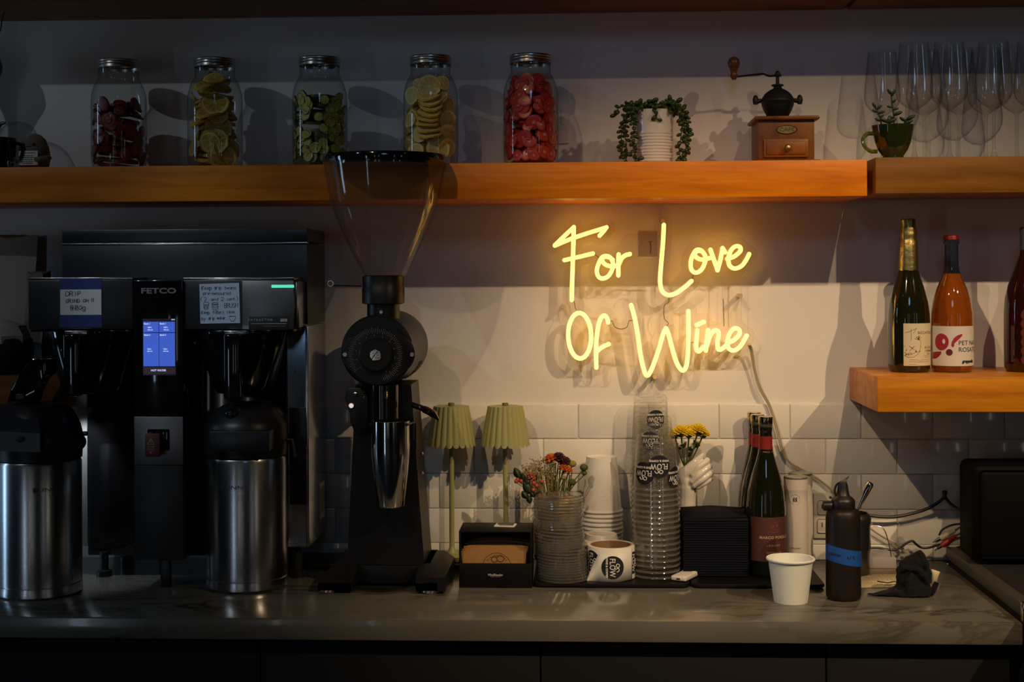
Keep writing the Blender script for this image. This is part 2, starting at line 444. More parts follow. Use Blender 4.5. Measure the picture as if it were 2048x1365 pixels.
# timber shelves
M_wood = wood('stained_wood', (.58, .145, .003), (.92, .29, .007), .42, coat=.06)
M_wood2 = wood('stained_wood_dark', (.19, .075, .008), (.33, .135, .016), .45, coat=.05)
def shelf(label, x0, x1, zt, th, dep, m, nm='wall_shelf'):
    b = B(); b.box(x0, x1, -dep, -.0005, zt - th, zt, 0, .0016)
    return tag(b.obj(nm, m), label, 'shelf')
SD = .247
zt = (at(300, 330.8, -SD).z + at(1500, 322.5, -SD).z) / 2
th = zt - (at(300, 403.5, -SD).z + at(1500, 394.5, -SD).z) / 2
SZ = zt
shelf('long orange-brown wooden shelf above the glowing sign', -2.3, at(1734.5, 350, -SD).x, zt, th, SD, M_wood)
SZR = (at(1760, 315.5, -SD).z + at(2040, 312, -SD).z) / 2
shelf('dark wooden shelf holding the wine glasses', at(1751, 350, -SD).x, 2.3, SZR, .073, SD, M_wood2)
LD = .295
LZ = (at(1756, 755.5, -LD).z + at(2040, 752.5, -LD).z) / 2
shelf('lower wooden shelf holding the sparkling wine bottles', at(1755, 780, -LD).x, 2.3, LZ, LZ - at(1800, 825, -LD).z, LD, wood('stained_wood_mid', (.42, .135, .006), (.70, .28, .014), .38, coat=.08))
zt = at(500, 36, 0).z
xg = at(1690, 20, 0).x
shelf('long topmost wooden shelf seen from below', -2.3, xg - .006, zt + .073, .073, SD, M_wood2)
shelf('short topmost wooden shelf above the wine glasses', xg + .006, 2.3, zt + .073, .073, SD, M_wood2)
# ================================================================== ON THE SHELVES
M_glass = clear('jar_glass', (.95, .97, .97), (.38, .42, .43), 1.5, .02, 2.6)
M_tin = mat('jar_lid_tin', (.50, .48, .44), .30, 1, bump=.05, bscale=120)
def slice_mesh(name, rad, th, rind, pith, flesh, sect=9, seed=0, warp=.12):
    rnd = random.Random(seed); b = B()
    angs = []
    for i in range(sect):
        a = 2 * PI * i / sect; angs += [a, a + 2 * PI / sect * .13]
    n = len(angs)
    ph = rnd.random() * 6
    def P(r, a, z): return (r * rad * math.cos(a), r * rad * math.sin(a), z + warp * rad * r * r * math.cos(2 * a + ph))
    for sgn in (1, -1):
        z = sgn * th / 2
        rows = [[b.bm.verts.new(P(r, a, z)) for a in angs] for r in (.13, .80, .92, 1.0)]
        b.bm.faces.new(rows[0]).material_index = 1
        for k in range(3):
            for i in range(n):
                j = (i + 1) % n
                f = b.bm.faces.new((rows[k][i], rows[k][j], rows[k + 1][j], rows[k + 1][i]))
                f.material_index = (1 if i % 2 == 0 else 2) if k == 0 else (1 if k == 1 else 0)
        if sgn == 1: top = rows[3]
        else:
            for i in range(n):
                j = (i + 1) % n
                b.bm.faces.new((top[i], top[j], rows[3][j], rows[3][i])).material_index = 0
    return b.mesh(name, [rind, pith, flesh], .5)
def berry_mesh(name, rad, th, skin, flesh, core, seed=0):
    rnd = random.Random(seed); b = B(); n = 14
    sh = [1 + .10 * math.cos(a * 2 + seed) + .05 * rnd.random() for a in [2 * PI * i / n for i in range(n)]]
    def P(r, i, z): return (r * rad * sh[i] * math.cos(2 * PI * i / n), r * rad * sh[i] * math.sin(2 * PI * i / n), z)
    prev = None
    for sgn in (1, -1):
        rows = [[b.bm.verts.new(P(r, i, sgn * th * (.5 - .12 * (r > .9) + .10 * (r < .4)))) for i in range(n)] for r in (.22, .62, .88, 1.0)]
        b.bm.faces.new(rows[0]).material_index = 2
        for k in range(3):
            for i in range(n):
                j = (i + 1) % n
                b.bm.faces.new((rows[k][i], rows[k][j], rows[k + 1][j], rows[k + 1][i])).material_index = (1, 1, 0)[k]
        if sgn == 1: prev = rows[3]
        else:
            for i in range(n):
                j = (i + 1) % n
                b.bm.faces.new((prev[i], prev[j], rows[3][j], rows[3][i])).material_index = 0
    return b.mesh(name, [skin, flesh, core], .6)
JR, JH = .0585, .238
def jar_meshes():
    b = B()
    prof = [(.0, .002), (.046, .002), (.053, .005), (.0575, .014), (JR, .03), (JR, .150), (.0575, .163), (.053, .180), (.0465, .193), (.0425, .200), (.0425, .213), (.0435, .216), (.0425, .219), (.042, .232)]
    b.lathe(prof, 40, cap1=False)
    g = b.mesh('glass_body', M_glass, 1.2)
    b = B()
    pr = [(.0, .2378), (.037, .2378), (.0385, .2385), (.0432, .2380), (.0447, .2360), (.0447, .2335), (.0440, .2325), (.0447, .2312), (.0447, .2285), (.0440, .2275), (.0447, .2262), (.0450, .2225), (.0452, .2205), (.0436, .2200)]
    b.lathe(pr, 44, cap1=False)
    return g, b.mesh('lid', M_tin, .5)
jg, jl = jar_meshes()
JY = -.118
def jar_r(z): return JR if z < .150 else JR - (z - .150) / .050 * .016
def fill_jar(jar_o, meshes, rads, label, group, cat, top, seed, facing=.6, n=40, manual=(), core_r=.040, nm='fruit_slice'):
    rnd = random.Random(seed)
    x, y, z = jar_o.location
    out = []
    def place(me, p, R):
        o = inst(nm, me, None, (x + p[0], y + p[1], z + p[2]), R.to_euler())
        tag(o, label, cat, group)
    # slices lying in the middle of the jar
    zz = .010
    while zz < top - .012:
        i = rnd.randrange(len(meshes)); s = min(core_r, jar_r(zz + .012) - .012) / rads[i]
        R = Matrix.Rotation(rnd.uniform(-.25, .25), 3, 'X') @ Matrix.Rotation(rnd.uniform(-.2, .2), 3, 'Y') @ Matrix.Rotation(rnd.random() * 6, 3, 'Z')
        o = inst(nm, meshes[i], None, (x + rnd.uniform(-.004, .004), y + rnd.uniform(-.002, .006), z + zz), R.to_euler(), (s, s, 1.6))
        tag(o, label, cat, group); zz += .0125
    for (dx, dz, k, tilt, spin) in manual:
        a = math.asin(max(-1, min(1, dx / .056))); rr = math.sqrt(max(.0, (JR - .003) ** 2 - rads[k] ** 2 * .75))
        R = Matrix.Rotation(a, 3, 'Z') @ Matrix.Rotation(PI / 2 - tilt, 3, 'X') @ Matrix.Rotation(spin, 3, 'Z')
        place(meshes[k], (dx, -math.sqrt(max(0, rr * rr - dx * dx)), dz), R)
    for q in range(n):
        k = rnd.randrange(len(meshes)); r = rads[k]
        zc = rnd.uniform(r + .006, max(r + .007, top - r * .6)); Rz = jar_r(zc + r)
        a = rnd.uniform(-1.7, 1.7); rr = math.sqrt(max(1e-5, (Rz - .004) ** 2 - r * r)) - rnd.uniform(0, .004)
        if rnd.random() < facing: tilt = rnd.uniform(-.35, .35)
        else: tilt = rnd.uniform(.9, 1.45); rr = min(rr, Rz - .004 - r)
        R = Matrix.Rotation(a, 3, 'Z') @ Matrix.Rotation(PI / 2 - tilt, 3, 'X') @ Matrix.Rotation(rnd.random() * 6, 3, 'Z')
        place(meshes[k], (rr * math.sin(a), -rr * math.cos(a), zc), R)
def citrus(nm, rind, pith, flesh, rads, th=.0038):
    ms = [slice_mesh(nm, r, th, mat(nm + '_rind', rind, .5), mat(nm + '_pith', pith, .6), mat(nm + '_flesh', flesh, .35, bump=.3, bscale=300, var=.25, vscale=120), 9, i + 3) for i, r in enumerate(rads)]
    return ms
lem = citrus('lemon', (.80, .52, .05), (.88, .76, .38), (.76, .55, .14), [.026, .021, .017])
org = citrus('orange', (.58, .33, .02), (.80, .64, .24), (.58, .38, .06), [.031, .024, .020])
lim = citrus('lime', (.085, .12, .012), (.66, .56, .14), (.62, .50, .09), [.0135, .012, .0105])
def berries(nm, a, bb, c, rads): return [berry_mesh(nm, r, .006, mat(nm + '_skin', a, .35, coat=.3), mat(nm + '_flesh', bb, .35, coat=.3, var=.3, vscale=90), mat(nm + '_core', c, .4, coat=.2), i) for i, r in enumerate(rads)]
drk = berries('dark_berry', (.14, .014, .011), (.24, .032, .022), (.30, .07, .04), [.015, .013, .011])
str_ = berries('strawberry', (.34, .014, .012), (.52, .045, .032), (.72, .22, .14), [.0165, .0145, .012])
jars = []
for px, lab in ((238, 'tall lidded glass jar of dark red dried fruit, first from the potato plush'), (430.5, 'tall lidded glass jar packed with large yellow-brown citrus slices'),
                (640, 'tall lidded glass jar of small green lime slices'), (862, 'tall lidded glass jar of pale lemon slices beside the hopper rim'), (1062, 'tall lidded glass jar of red sliced strawberries')):
    p = at(px, 300, JY)
    j = thing('mason_jar', lab, 'jar', (p.x, JY, SZ + .0005), None, 'lidded fruit jars on the long shelf')
    inst('glass_body', jg, j); inst('lid', jl, j)
    jars.append(j)
fill_jar(jars[0], drk, [.015, .013, .011], 'dark red dried fruit slice in the first jar', 'dark red fruit in the first jar', 'fruit', .152, 1, .5, 66)
fill_jar(jars[1], org, [.031, .024, .020], 'yellow-brown citrus slice in the second jar', 'citrus slices in the second jar', 'fruit', .200, 2, .30, 18, [(.010, .058, 0, .08, .3), (.026, .022, 0, .15, 1.2), (.012, .137, 0, .55, .7), (-.02, .10, 1, 1.2, 0), (.0, .115, 0, 1.3, 0), (-.01, .175, 1, 1.1, 0), (.012, .19, 2, .9, 0)])
fill_jar(jars[2], lim, [.0135, .012, .0105], 'small green lime slice in the third jar', 'lime slices in the third jar', 'fruit', .160, 3, .74, 88)
man4 = [(.002, .168, 0, .12, .2), (.020, .150, 1, .35, 1), (-.026, .030, 1, .05, .5), (-.018, .066, 2, .05, .4), (.019, .036, 0, .08, .9), (-.034, .150, 1, .1, 0), (-.04, .1, 2, .1, 0), (.03, .175, 2, .3, 0)]
man4 += [(.002 + .004 * math.sin(i), .150 - .0115 * i, 0, 1.02 + .05 * (i % 3), .4 * i) for i in range(8)]
man4 += [(.038, .13 - .03 * i, 1, -.3, i) for i in range(4)]
fill_jar(jars[3], lem, [.026, .021, .017], 'pale lemon slice in the fourth jar', 'lemon slices in the fourth jar', 'fruit', .188, 4, .2, 10, man4, .034)
fill_jar(jars[4], str_, [.0165, .0145, .012], 'red strawberry slice in the fifth jar', 'strawberry slices in the fifth jar', 'fruit', .192, 5, .85, 92)

# light switch plate
p = at(1126.5, 234, -.004)
s_ = sc(0)
t = thing('switch_plate', 'tall pale blank switch plate on the wall behind the strawberry jar', 'switch', (p.x, 0, p.z))
b = B(); b.box(-11.5 * s_, 11.5 * s_, -.007, -.0002, -53 * s_, 53 * s_, 0, .002); b.obj('plate', mat('plate_white', (.74, .72, .68), .4), t)
b = B(); b.box(-4 * s_, 4 * s_, -.0095, -.0068, -16 * s_, 16 * s_, 0, .001); b.obj('rocker', MATS['plate_white'], t)

# trailing succulent
p = at(1309, 300, -.12)
t = thing('potted_succulent', 'trailing bead-leaved succulent in a ribbed white pot', 'plant', (p.x, -.12, SZ + .0005))
PRF = [(0, .001), (.034, .001), (.0365, .004)]
z = .006
while z < .070: PRF += [(.0372 + z * .02, z), (.0386 + z * .02, z + .0022), (.0386 + z * .02, z + .0042)]; z += .0065
PRF += [(.0398, .076), (.0412, .100), (.0412, .116), (.039, .1175), (.037, .114), (.036, .098), (0, .098)]
b = B(); b.lathe(PRF, 40); b.obj('pot', mat('white_ceramic', (.76, .74, .71), .22, coat=.5), t, ang=.5)
b = B(); b.lathe([(0, .106), (.030, .106), (.037, .101)], 20, cap1=False); b.obj('soil', mat('soil', (.03, .022, .015), .9, bump=.6), t)
M_leaf = mat('succulent_leaf', (.030, .060, .014), .35, var=.5, vscale=40); M_stem = mat('plant_stem', (.07, .05, .02), .6)
b = B(); b.ball((0, 0, .0048), .0044, 0, 10, 8, (1, .86, 1.35)); b.tube([(0, 0, -.004), (0, 0, .001)], [.0009, .0022], 6)
leaf_me = b.mesh('leaf', M_leaf, 2)
rnd = random.Random(11)
def strand(pts, step=.0068, spread=1.0, nm='stem'):
    path = [Vector(q) for q in smooth_path(pts, 8)]
    b = B(); b.tube(path, .0011, 5); b.obj(nm, M_stem, t)
    acc = 0; a = rnd.random() * 6
    for q0, q1 in zip(path[:-1], path[1:]):
        acc += (q1 - q0).length
        if acc > step:
            acc = 0; a += 2.2
            for da in ((0, PI) if rnd.random() < .5 else (0,)):
                d = (q1 - q0).normalized(); o1 = d.orthogonal().normalized(); o2 = d.cross(o1)
                v = o1 * math.cos(a + da) + o2 * math.sin(a + da) + d * .5
                s = rnd.uniform(.85, 1.25) * spread
                inst('leaf', leaf_me, t, q1 + v * .0012, v.to_track_quat('Z', 'Y').to_euler(), (s, s, s))
s = 1.064e-3
for pts in ([(-.02, -.02, .112), (-.045, -.022, .122), (-.060, -.024, .105), (-.062, -.024, .07), (-.060, -.024, .03), (-.062, -.024, .004)],
            [(-.02, -.03, .112), (-.038, -.040, .118), (-.046, -.046, .095), (-.044, -.046, .06), (-.046, -.044, .03), (-.034, -.046, .006)],
            [(-.03, -.01, .112), (-.055, -.01, .128), (-.076, -.012, .122), (-.082, -.012, .106)],
            [(-.04, .0, .112), (-.056, .0, .115), (-.068, .004, .09), (-.070, .004, .05), (-.066, .004, .02)],
            [(.02, -.025, .112), (.042, -.03, .120), (.055, -.032, .10), (.054, -.032, .06), (.050, -.03, .03), (.056, -.03, .004)],
            [(.03, -.01, .112), (.055, -.01, .122), (.066, -.012, .10), (.070, -.012, .07), (.062, -.012, .045)],
            [(.02, -.03, .112), (.05, -.036, .118), (.060, -.036, .085), (.066, -.036, .05), (.060, -.034, .02), (.052, -.034, .004)],
            [(-.005, -.030, .112), (-.003, -.042, .118), (.000, -.0455, .106), (.004, -.0455, .094)]):
    strand(pts)
for i in range(15):
    x0 = -.045 + .0066 * i
    strand([(x0, rnd.uniform(-.03, .01), .108), (x0 + rnd.uniform(-.006, .006), rnd.uniform(-.036, .012), .118), (x0 + rnd.uniform(-.01, .01), rnd.uniform(-.04, .012), rnd.uniform(.124, .138))], .0062, 1.1)

# hand-cranked coffee mill
MY = -.105; s = sc(MY, 1560)
p = at(1555.8, 300, MY); mill = thing('coffee_mill', 'antique wooden coffee mill with iron dome and hand crank', 'mill', (p.x, MY, SZ + .0005))
zof = lambda cy: at(1555, 100 + cy / 5.935, MY).z - SZ
M_mwood = wood('mill_wood', (.10, .034, .005), (.22, .085, .014), .45, (8, 8, 2), .08)
sf = sc(-.165, 1560); xo = at(1555.8, 300, -.165).x - p.x
b = B(); xl, xr = (1510 - 1557.3) * sf, (1622 - 1557.3) * sf
hz = at(1555, 240, -.165).z - SZ
b.box(xl, xr, -.062, .055, .006, hz, 0, .001); b.box(xl - .004, xr + .012, -.066, .059, 0, .007, 0, .002); b.obj('box', M_mwood, mill)
b = B(); b.box(xl - .008, xr + .010, -.072, .064, hz - .001, hz + .007, 0, .003); b.obj('top_board', M_mwood, mill)
zt0 = hz + .007
dr = thing  # (kept short)
b = B(); fx0, fx1 = (1520 - 1557.3) * sf, (1610 - 1557.3) * sf
z0, z1 = at(1555, 316, -.165).z - SZ, at(1555, 279, -.165).z - SZ
b.box(fx0, fx1, -.066, -.058, z0, z1, 0, .002); b.box(fx0 + .006, fx1 - .006, -.0685, -.060, z0 + .006, z1 - .006, 0, .0018)
drw = b.obj('drawer', wood('mill_wood_light', (.16, .05, .006), (.30, .11, .016), .4, (2, 8, 8), .1), mill)
b = B(); kx = (1567 - 1557.3) * sf; kz = at(1555, 298, -.165).z - SZ
b.lathe([(.0, -.083), (.005, -.082), (.007, -.078), (.0055, -.073), (.003, -.070), (.003, -.066)], 16, 0, (kx, 0, kz), 'Y'); M_brass = mat('aged_brass', (.40, .29, .12), .35, 1); b.obj('knob', M_brass, drw)
b = B(); pz = at(1567, 260, -.165).z - SZ; px_ = (1567 - 1557.3) * sf
n = 28; b.grid([[(px_ + r * .021 * math.cos(2 * PI * i / n), -.062 - dz, pz + r * .0088 * math.sin(2 * PI * i / n)) for i in range(n)] for r, dz in ((1.05, 0), (1.05, .002), (.98, .003), (.9, .0015))], 0, True, False, True)
pl = b.obj('name_plate', M_brass, mill)
text('CAFÉ', .0075, mat('brass_dark', (.10, .08, .04), .5, .6), pl, (px_, -.0642, pz), wide=1.3)
M_iron = mat('cast_iron', (.014, .013, .013), .5, .4, bump=.15, bscale=200)
k = s / 5.935
prof = [(105, 800), (130, 760), (165, 700), (188, 640), (196, 600), (203, 592), (203, 566), (192, 556), (183, 540), (160, 505), (128, 475), (90, 450), (60, 438), (48, 425), (48, 408), (72, 405), (74, 392), (66, 386), (22, 384), (20, 300), (30, 290), (33, 262), (26, 235), (12, 224), (0, 222)]
b = B(); zz0 = zof(800)
b.lathe([(r * k, zt0 + (zof(y) - zz0)) for r, y in prof], 36)
for sg in (-1, 1):
    zz = zt0 + zof(575) - zz0
    b.tube([(sg * 195 * k, 0, zz), (sg * 262 * k, 0, zz - .002)], [.0046, .0050], 10)
    b.lathe([(.0, -.006), (.0058, -.005), (.0066, .002), (.0048, .008), (.003, .011), (0, .0122)], 12, 0, (sg * 262 * k, 0, zz))
    b.lathe([(.0, -.009), (.005, -.008), (.005, -.004)], 10, 0, (sg * 262 * k, 0, zz), cap1=False)
b.obj('iron_dome', M_iron, mill)
cp = lambda cx, cy: ((cx - 450) * k, 0, zt0 + zof(cy) - zz0)
b = B(); b.tube([cp(495, 280), cp(440, 280), cp(350, 283), cp(318, 272), cp(285, 256), cp(150, 268), cp(-60, 290)], [.0022, .0024, .0024, .0024, .0024, .0022, .002], 8, flat=1.6)
cr_ = b.obj('crank', M_iron, mill)
kn = cp(-68, 295)
b = B(); b.lathe([(0, -.006), (.004, -.005), (.0075, .000), (.0085, .003), (.0062, .008), (.0075, .014), (.0115, .022), (.0132, .030), (.0115, .038), (.006, .043), (0, .0445)], 20, 0, kn)
b.obj('crank_knob', wood('knob_wood', (.09, .03, .01), (.17, .07, .025), .3), cr_)

# wine glasses
M_wg = clear('wine_glass', (.965, .975, .98), (.28, .30, .34), 1.5, .01, 2.8, .45, 0, .07)
b = B()
b.lathe([(0, .0022), (.012, .003), (.030, .0012), (.036, .0006), (.036, 0), (.0, 0)], 36)
b.lathe([(.012, .003), (.006, .008), (.0036, .02), (.0032, .05), (.0033, .094), (.005, .102), (.012, .107), (.024, .115), (.0335, .126), (.0375, .137), (.0378, .149), (.0358, .175), (.0322, .208), (.029, .243)], 36, cap0=False, cap1=False)
wg = b.mesh('wine_glass', M_wg, 1.2)
labs = [(1765, -.060, 'wine glass behind the green mug, furthest left of the rear row'), (1829, -.165, 'wine glass just right of the green mug, first in the front row'), (1899, -.170, 'second wine glass of the front row on the right-hand shelf'),
        (1988, -.170, 'third wine glass of the front row on the right-hand shelf'), (2066, -.165, 'wine glass cut by the picture edge in the front row'),
        (1849, -.065, 'rear wine glass seen between the first and second front glasses'), (1918, -.075, 'rear wine glass seen just right of the second front glass'),
        (1972, -.070, 'rear wine glass seen just left of the third front glass'), (2034, -.085, 'rear wine glass seen just right of the third front glass')]
for px, Y, lb in labs:
    p = at(px, 300, Y); o = inst('wine_glass', wg, None, (p.x, Y, SZR + .0005)); tag(o, lb, 'glass', 'wine glasses on the right-hand shelf')

# green glass mug of succulent cuttings
p = at(1786, 290, -.195); s = sc(-.195, 1786)
mug = thing('mug_planter', 'dark green glass mug planted with small succulent cuttings', 'plant', (p.x, -.195, SZR + .0005))
M_green = mat('green_glass', (.020, .030, .006), .06, coat=1, spec=.7)
b = B(); h = .069
fl = lambda a, z: 1 + .018 * math.cos(12 * a)
b.lathe([(0, .001), (.0215, .001), (.022, .003), (.021, .006), (.030, .018), (.037, .036), (.0415, .058), (.043, .069), (.041, .069), (.039, .058), (.0, .054)], 48, wob=fl); b.obj('mug_body', M_green, mug)
b = B(); b.tube(smooth_path([(-.040, 0, .053), (-.052, 0, .052), (-.0605, 0, .042), (-.058, 0, .028), (-.046, 0, .017), (-.032, 0, .016)], 5), .0042, 8); b.obj('handle', mat('green_glass_light', (.10, .13, .02), .08, coat=1), mug)
b = B(); b.lathe([(0, .062), (.03, .062), (.039, .058)], 20, cap1=False); b.obj('soil', MATS['soil'], mug)
M_lf2 = mat('cutting_leaf', (.030, .055, .035), .4, var=.3, vscale=30)
b = B(); b.ball((0, 0, .005), .0050, 0, 8, 6, (.8, .55, 1.1)); lf2 = b.mesh('leaf', M_lf2, 2)
def cutting(pts, leaves):
    b = B(); path = smooth_path(pts, 5); b.tube(path, .0018, 6); b.obj('stem', M_lf2, mug)
    for (f, ang, sz) in leaves:
        q = Vector(path[int(f * (len(path) - 1))]); v = Vector((math.sin(ang), -.25, math.cos(ang)))
        inst('leaf', lf2, mug, q, v.to_track_quat('Z', 'Y').to_euler(), (sz, sz, sz * 1.25))
cutting([(.002, 0, .06), (.001, -.004, .09), (-.003, -.006, .115), (-.004, -.006, .132)], [(1, -.7, 1.1), (.98, .5, 1.2), (.72, .9, .9), (.55, -1.4, 1), (.5, 1.3, .9), (.35, 1.2, 1.4), (.3, -1.3, 1)])
cutting([(-.022, 0, .06), (-.026, -.004, .082), (-.032, -.006, .096), (-.036, -.006, .105)], [(1, -.6, 1), (.9, .9, 1.1), (.7, -1.2, 1), (.6, 1.3, 1.1), (.4, 1.0, .8), (.3, -1.2, 1.1)])
cutting([(.015, 0, .06), (.022, -.004, .072), (.026, -.005, .080)], [(1, 1.1, 1.5), (.8, -1, 1.2), (.5, 1.2, 1.4)])
cutting([(-.008, -.01, .06), (-.012, -.014, .068), (-.014, -.016, .074)], [(1, -1.1, 1.5), (.9, 1.1, 1.5), (.6, .1, 1.3)])

# far left of the long shelf
p = at(68, 300, -.150)
pot = thing('potato_plush', 'brown knitted potato plush holding a small white card', 'plush toy', (p.x, -.150, SZ + .0005))
M_knit = mat('knit_brown', (.20, .16, .11), .95, bump=.8, bscale=260, sheen=.4)
b = B(); b.lathe([(0, 0), (.022, .001), (.031, .010), (.034, .026), (.031, .048), (.024, .066), (.014, .076), (0, .080)], 24, wob=lambda a, z: 1 + .02 * math.sin(3 * a)); b.obj('body', M_knit, pot)
for sg, nm in ((-1, 'arm'), (1, 'arm')):
    b = B(); b.tube(smooth_path([(sg * .030, -.006, .022), (sg * .041, -.020, .025), (sg * .030, -.036, .022), (sg * .016, -.037, .020)], 4), .005, 8); b.obj(nm, M_knit, pot)
b = B(); b.box(-.0215, .0215, -.0345, -.0325, .0085, .039, 0, .0006); cd = b.obj('card', M_white, pot)
for i, (z, w) in enumerate(((.0345, .034), (.0285, .024), (.0245, .026), (.0205, .022), (.0165, .024), (.0125, .020))):
    b = B(); rnd = random.Random(i); x = -w / 2
    while x < w / 2:
        l = rnd.uniform(.002, .005); b.box(x, min(w / 2, x + l), -.0348, -.0344, z - .0009, z + .0009); x += l + .0011
    b.obj('lettering', M_ink, cd)
b = B(); b.ball((-.012, -.0275, .053), .0032, 0, 8, 6); b.ball((.010, -.0275, .053), .0032, 0, 8, 6); b.tube([(-.007, -.0305, .0495), (-.001, -.032, .047), (.006, -.0305, .0495)], .0008, 5); b.obj('face', M_ink, pot)
p = at(36, 300, -.075)
cl = thing('glass_cloche', 'clear glass dome standing behind the potato plush', 'cloche', (p.x, -.075, SZ + .0005))
b = B(); b.lathe([(.047, .004), (.0475, .060), (.044, .080), (.034, .099), (.018, .111), (0, .114)], 32, cap0=False); b.obj('dome', M_glass, cl)
b = B(); b.lathe([(0, 0), (.049, 0), (.050, .003), (.046, .005), (0, .005)], 28); b.obj('base', M_blackm, cl)
p = at(-8, 300, -.185)
mg = thing('black_mug', 'black mug at the far left end of the long shelf', 'mug', (p.x, -.185, SZ + .0005))
b = B(); b.lathe([(0, .001), (.030, .001), (.036, .006), (.040, .030), (.042, .066), (.040, .066), (.037, .012), (0, .010)], 32); b.obj('body', M_gloss, mg)
b = B(); b.tube(smooth_path([(.040, 0, .055), (.052, 0, .053), (.058, 0, .040), (.052, 0, .022), (.038, 0, .016)], 5), .004, 8); b.obj('handle', M_gloss, mg)
b = B(); b.tube(smooth_path([(.0, 0, .012), (.006, -.004, .07), (.012, -.006, .094), (.024, -.008, .098)], 5), [.003] * 10 + [.004] * 4 + [.003] * 2, 8); b.obj('stem', M_lf2, mg)
p = at(26, 320, -.215)
b = B(); b.lathe([(0, 0), (.010, .001), (.0135, .008), (.012, .016), (.006, .020), (0, .021)], 20); o = b.obj('glass_pebble', M_wg, None, (p.x, -.215, SZ + .0005)); tag(o, 'small clear glass lump in front of the black mug', 'ornament')
p = at(-42, 300, -.09)
vs = thing('branch_vase', 'round black vase of dry twigs peeking in at the left', 'vase', (p.x, -.09, SZ + .0005))
b = B(); b.lathe([(0, 0), (.030, .001), (.032, .01), (.024, .10), (.022, .16), (.034, .19), (.0485, .222), (.050, .235), (.044, .256), (.030, .268), (.027, .27), (.0, .262)], 32); b.obj('body', M_black, vs)
b = B(); rnd = random.Random(3)
for i in range(7):
    a = rnd.uniform(0, 6.3); q = [(0, 0, .25)]
    for j in range(4): q.append((q[-1][0] + rnd.uniform(-.02, .03), q[-1][1] + rnd.uniform(-.02, .015), q[-1][2] + .03))
    b.tube(smooth_path(q, 3), .0015, 5)
b.obj('twigs', M_stem, vs)
# ------------------------------------------------------------------ bottles on the lower right shelf
BY = -.142; s = sc(BY, 1860); kk = s / 3.103
def cz(cy): return at(1860, 420 + cy / 3.103, BY).z - LZ
def bprof(pr): 
    z0 = cz(pr[0][1]); return [(r * kk, max(.0008, cz(y) - z0)) for r, y in pr]
M_dkgl = mat('dark_bottle_glass', (.010, .012, .005), .06, coat=.6, spec=.6)
M_gold = mat('gold_foil', (.52, .42, .16), .34, 1, bump=.25, bscale=90)
p = at(1818, 700, BY)
bt = thing('sparkling_wine_bottle', 'dark green sparkling wine bottle with gold foil neck and cream label', 'bottle', (p.x, BY, LZ + .0004))
Z0 = cz(1012)
b = B(); b.lathe([(0, .0008)] + bprof([(118, 1012), (128, 990), (130, 950), (130, 720), (127, 650), (118, 580), (100, 510), (80, 450), (66, 400), (60, 370)]), 40); b.obj('glass', M_dkgl, bt)
fo = [(63, 386), (62, 330), (58, 260), (55, 205), (50, 190), (52, 178), (51, 150), (46, 120), (45, 85), (47, 72), (40, 64), (0, 62)]
b = B(); b.lathe([(r * kk, cz(y) - Z0) for r, y in fo], 32, cap0=False, wob=lambda a, z: 1 + (.03 * math.sin(9 * a + 60 * z) if z > .24 else .008 * math.sin(7 * a))); b.obj('foil', M_gold, bt)
R1 = 130.6 * kk
M_cream = mat('cream_label', (.66, .60, .42), .55); M_sepia = mat('sepia_ink', (.12, .045, .02), .7)
za, zb = cz(970) - Z0, cz(710) - Z0
b = cyl_patch(R1, -.478, 1.36, za, zb); lb = b.obj('label', M_cream, bt)
R1b = R1 + .0003
fxb = lambda cx, cy: (R1b * math.sin((cx - 428) / 130), -R1b * math.cos((cx - 428) / 130), cz(cy) - Z0)
text('BECHTOLD', .0058, M_sepia, lb, (.72, 0, cz(768) - Z0), wrap=R1b, space=1.15)
text('ALSACE', .0052, M_sepia, lb, (.92, 0, cz(858) - Z0), wrap=R1b, space=1.3)
text('CRÉMANT', .0046, M_sepia, lb, (.95, 0, cz(880) - Z0), wrap=R1b)
text('BRUT', .0028, M_sepia, lb, (.86, 0, cz(897) - Z0), wrap=R1b)
rnd = random.Random(5)
L_ = [[(374, 768), (400, 760), (446, 740)], [(412, 742), (412, 815)], [(446, 740), (425, 770)], [(372, 905), (395, 918), (430, 915), (455, 895), (472, 860), (474, 835)], [(374, 893), (410, 902), (450, 880)], [(474, 835), (470, 815), (450, 800)]]
for i in range(26):
    cx, cy = rnd.uniform(376, 470), rnd.uniform(818, 885)
    if cy < 905 - (cx - 372) * .9: cy += 25
    if cy > 905: cy = 890
    L_.append([(cx, cy), (cx + rnd.uniform(-8, 8), cy + rnd.uniform(-8, 8)), (cx + rnd.uniform(-10, 10), cy + rnd.uniform(-6, 9))])
for i in range(9):
    a = rnd.uniform(-1.2, .9); L_.append([(460, 812), (460 + 30 * math.sin(a), 812 - 26 * math.cos(a))])
strokes([[(min(478 if i > 5 else 480, x), y) for x, y in l] for i, l in enumerate(L_)], .00028, M_sepia, lb, fxb, 'drawing', flat=1)
strokes([[(400, 932), (470, 936), (548, 930)], [(400, 944), (470, 947), (548, 942)], [(500, 908), (545, 905)], [(502, 918), (545, 916)], [(402, 960), (440, 961)]], .0002, M_sepia, lb, fxb, 'fine_print', flat=1)

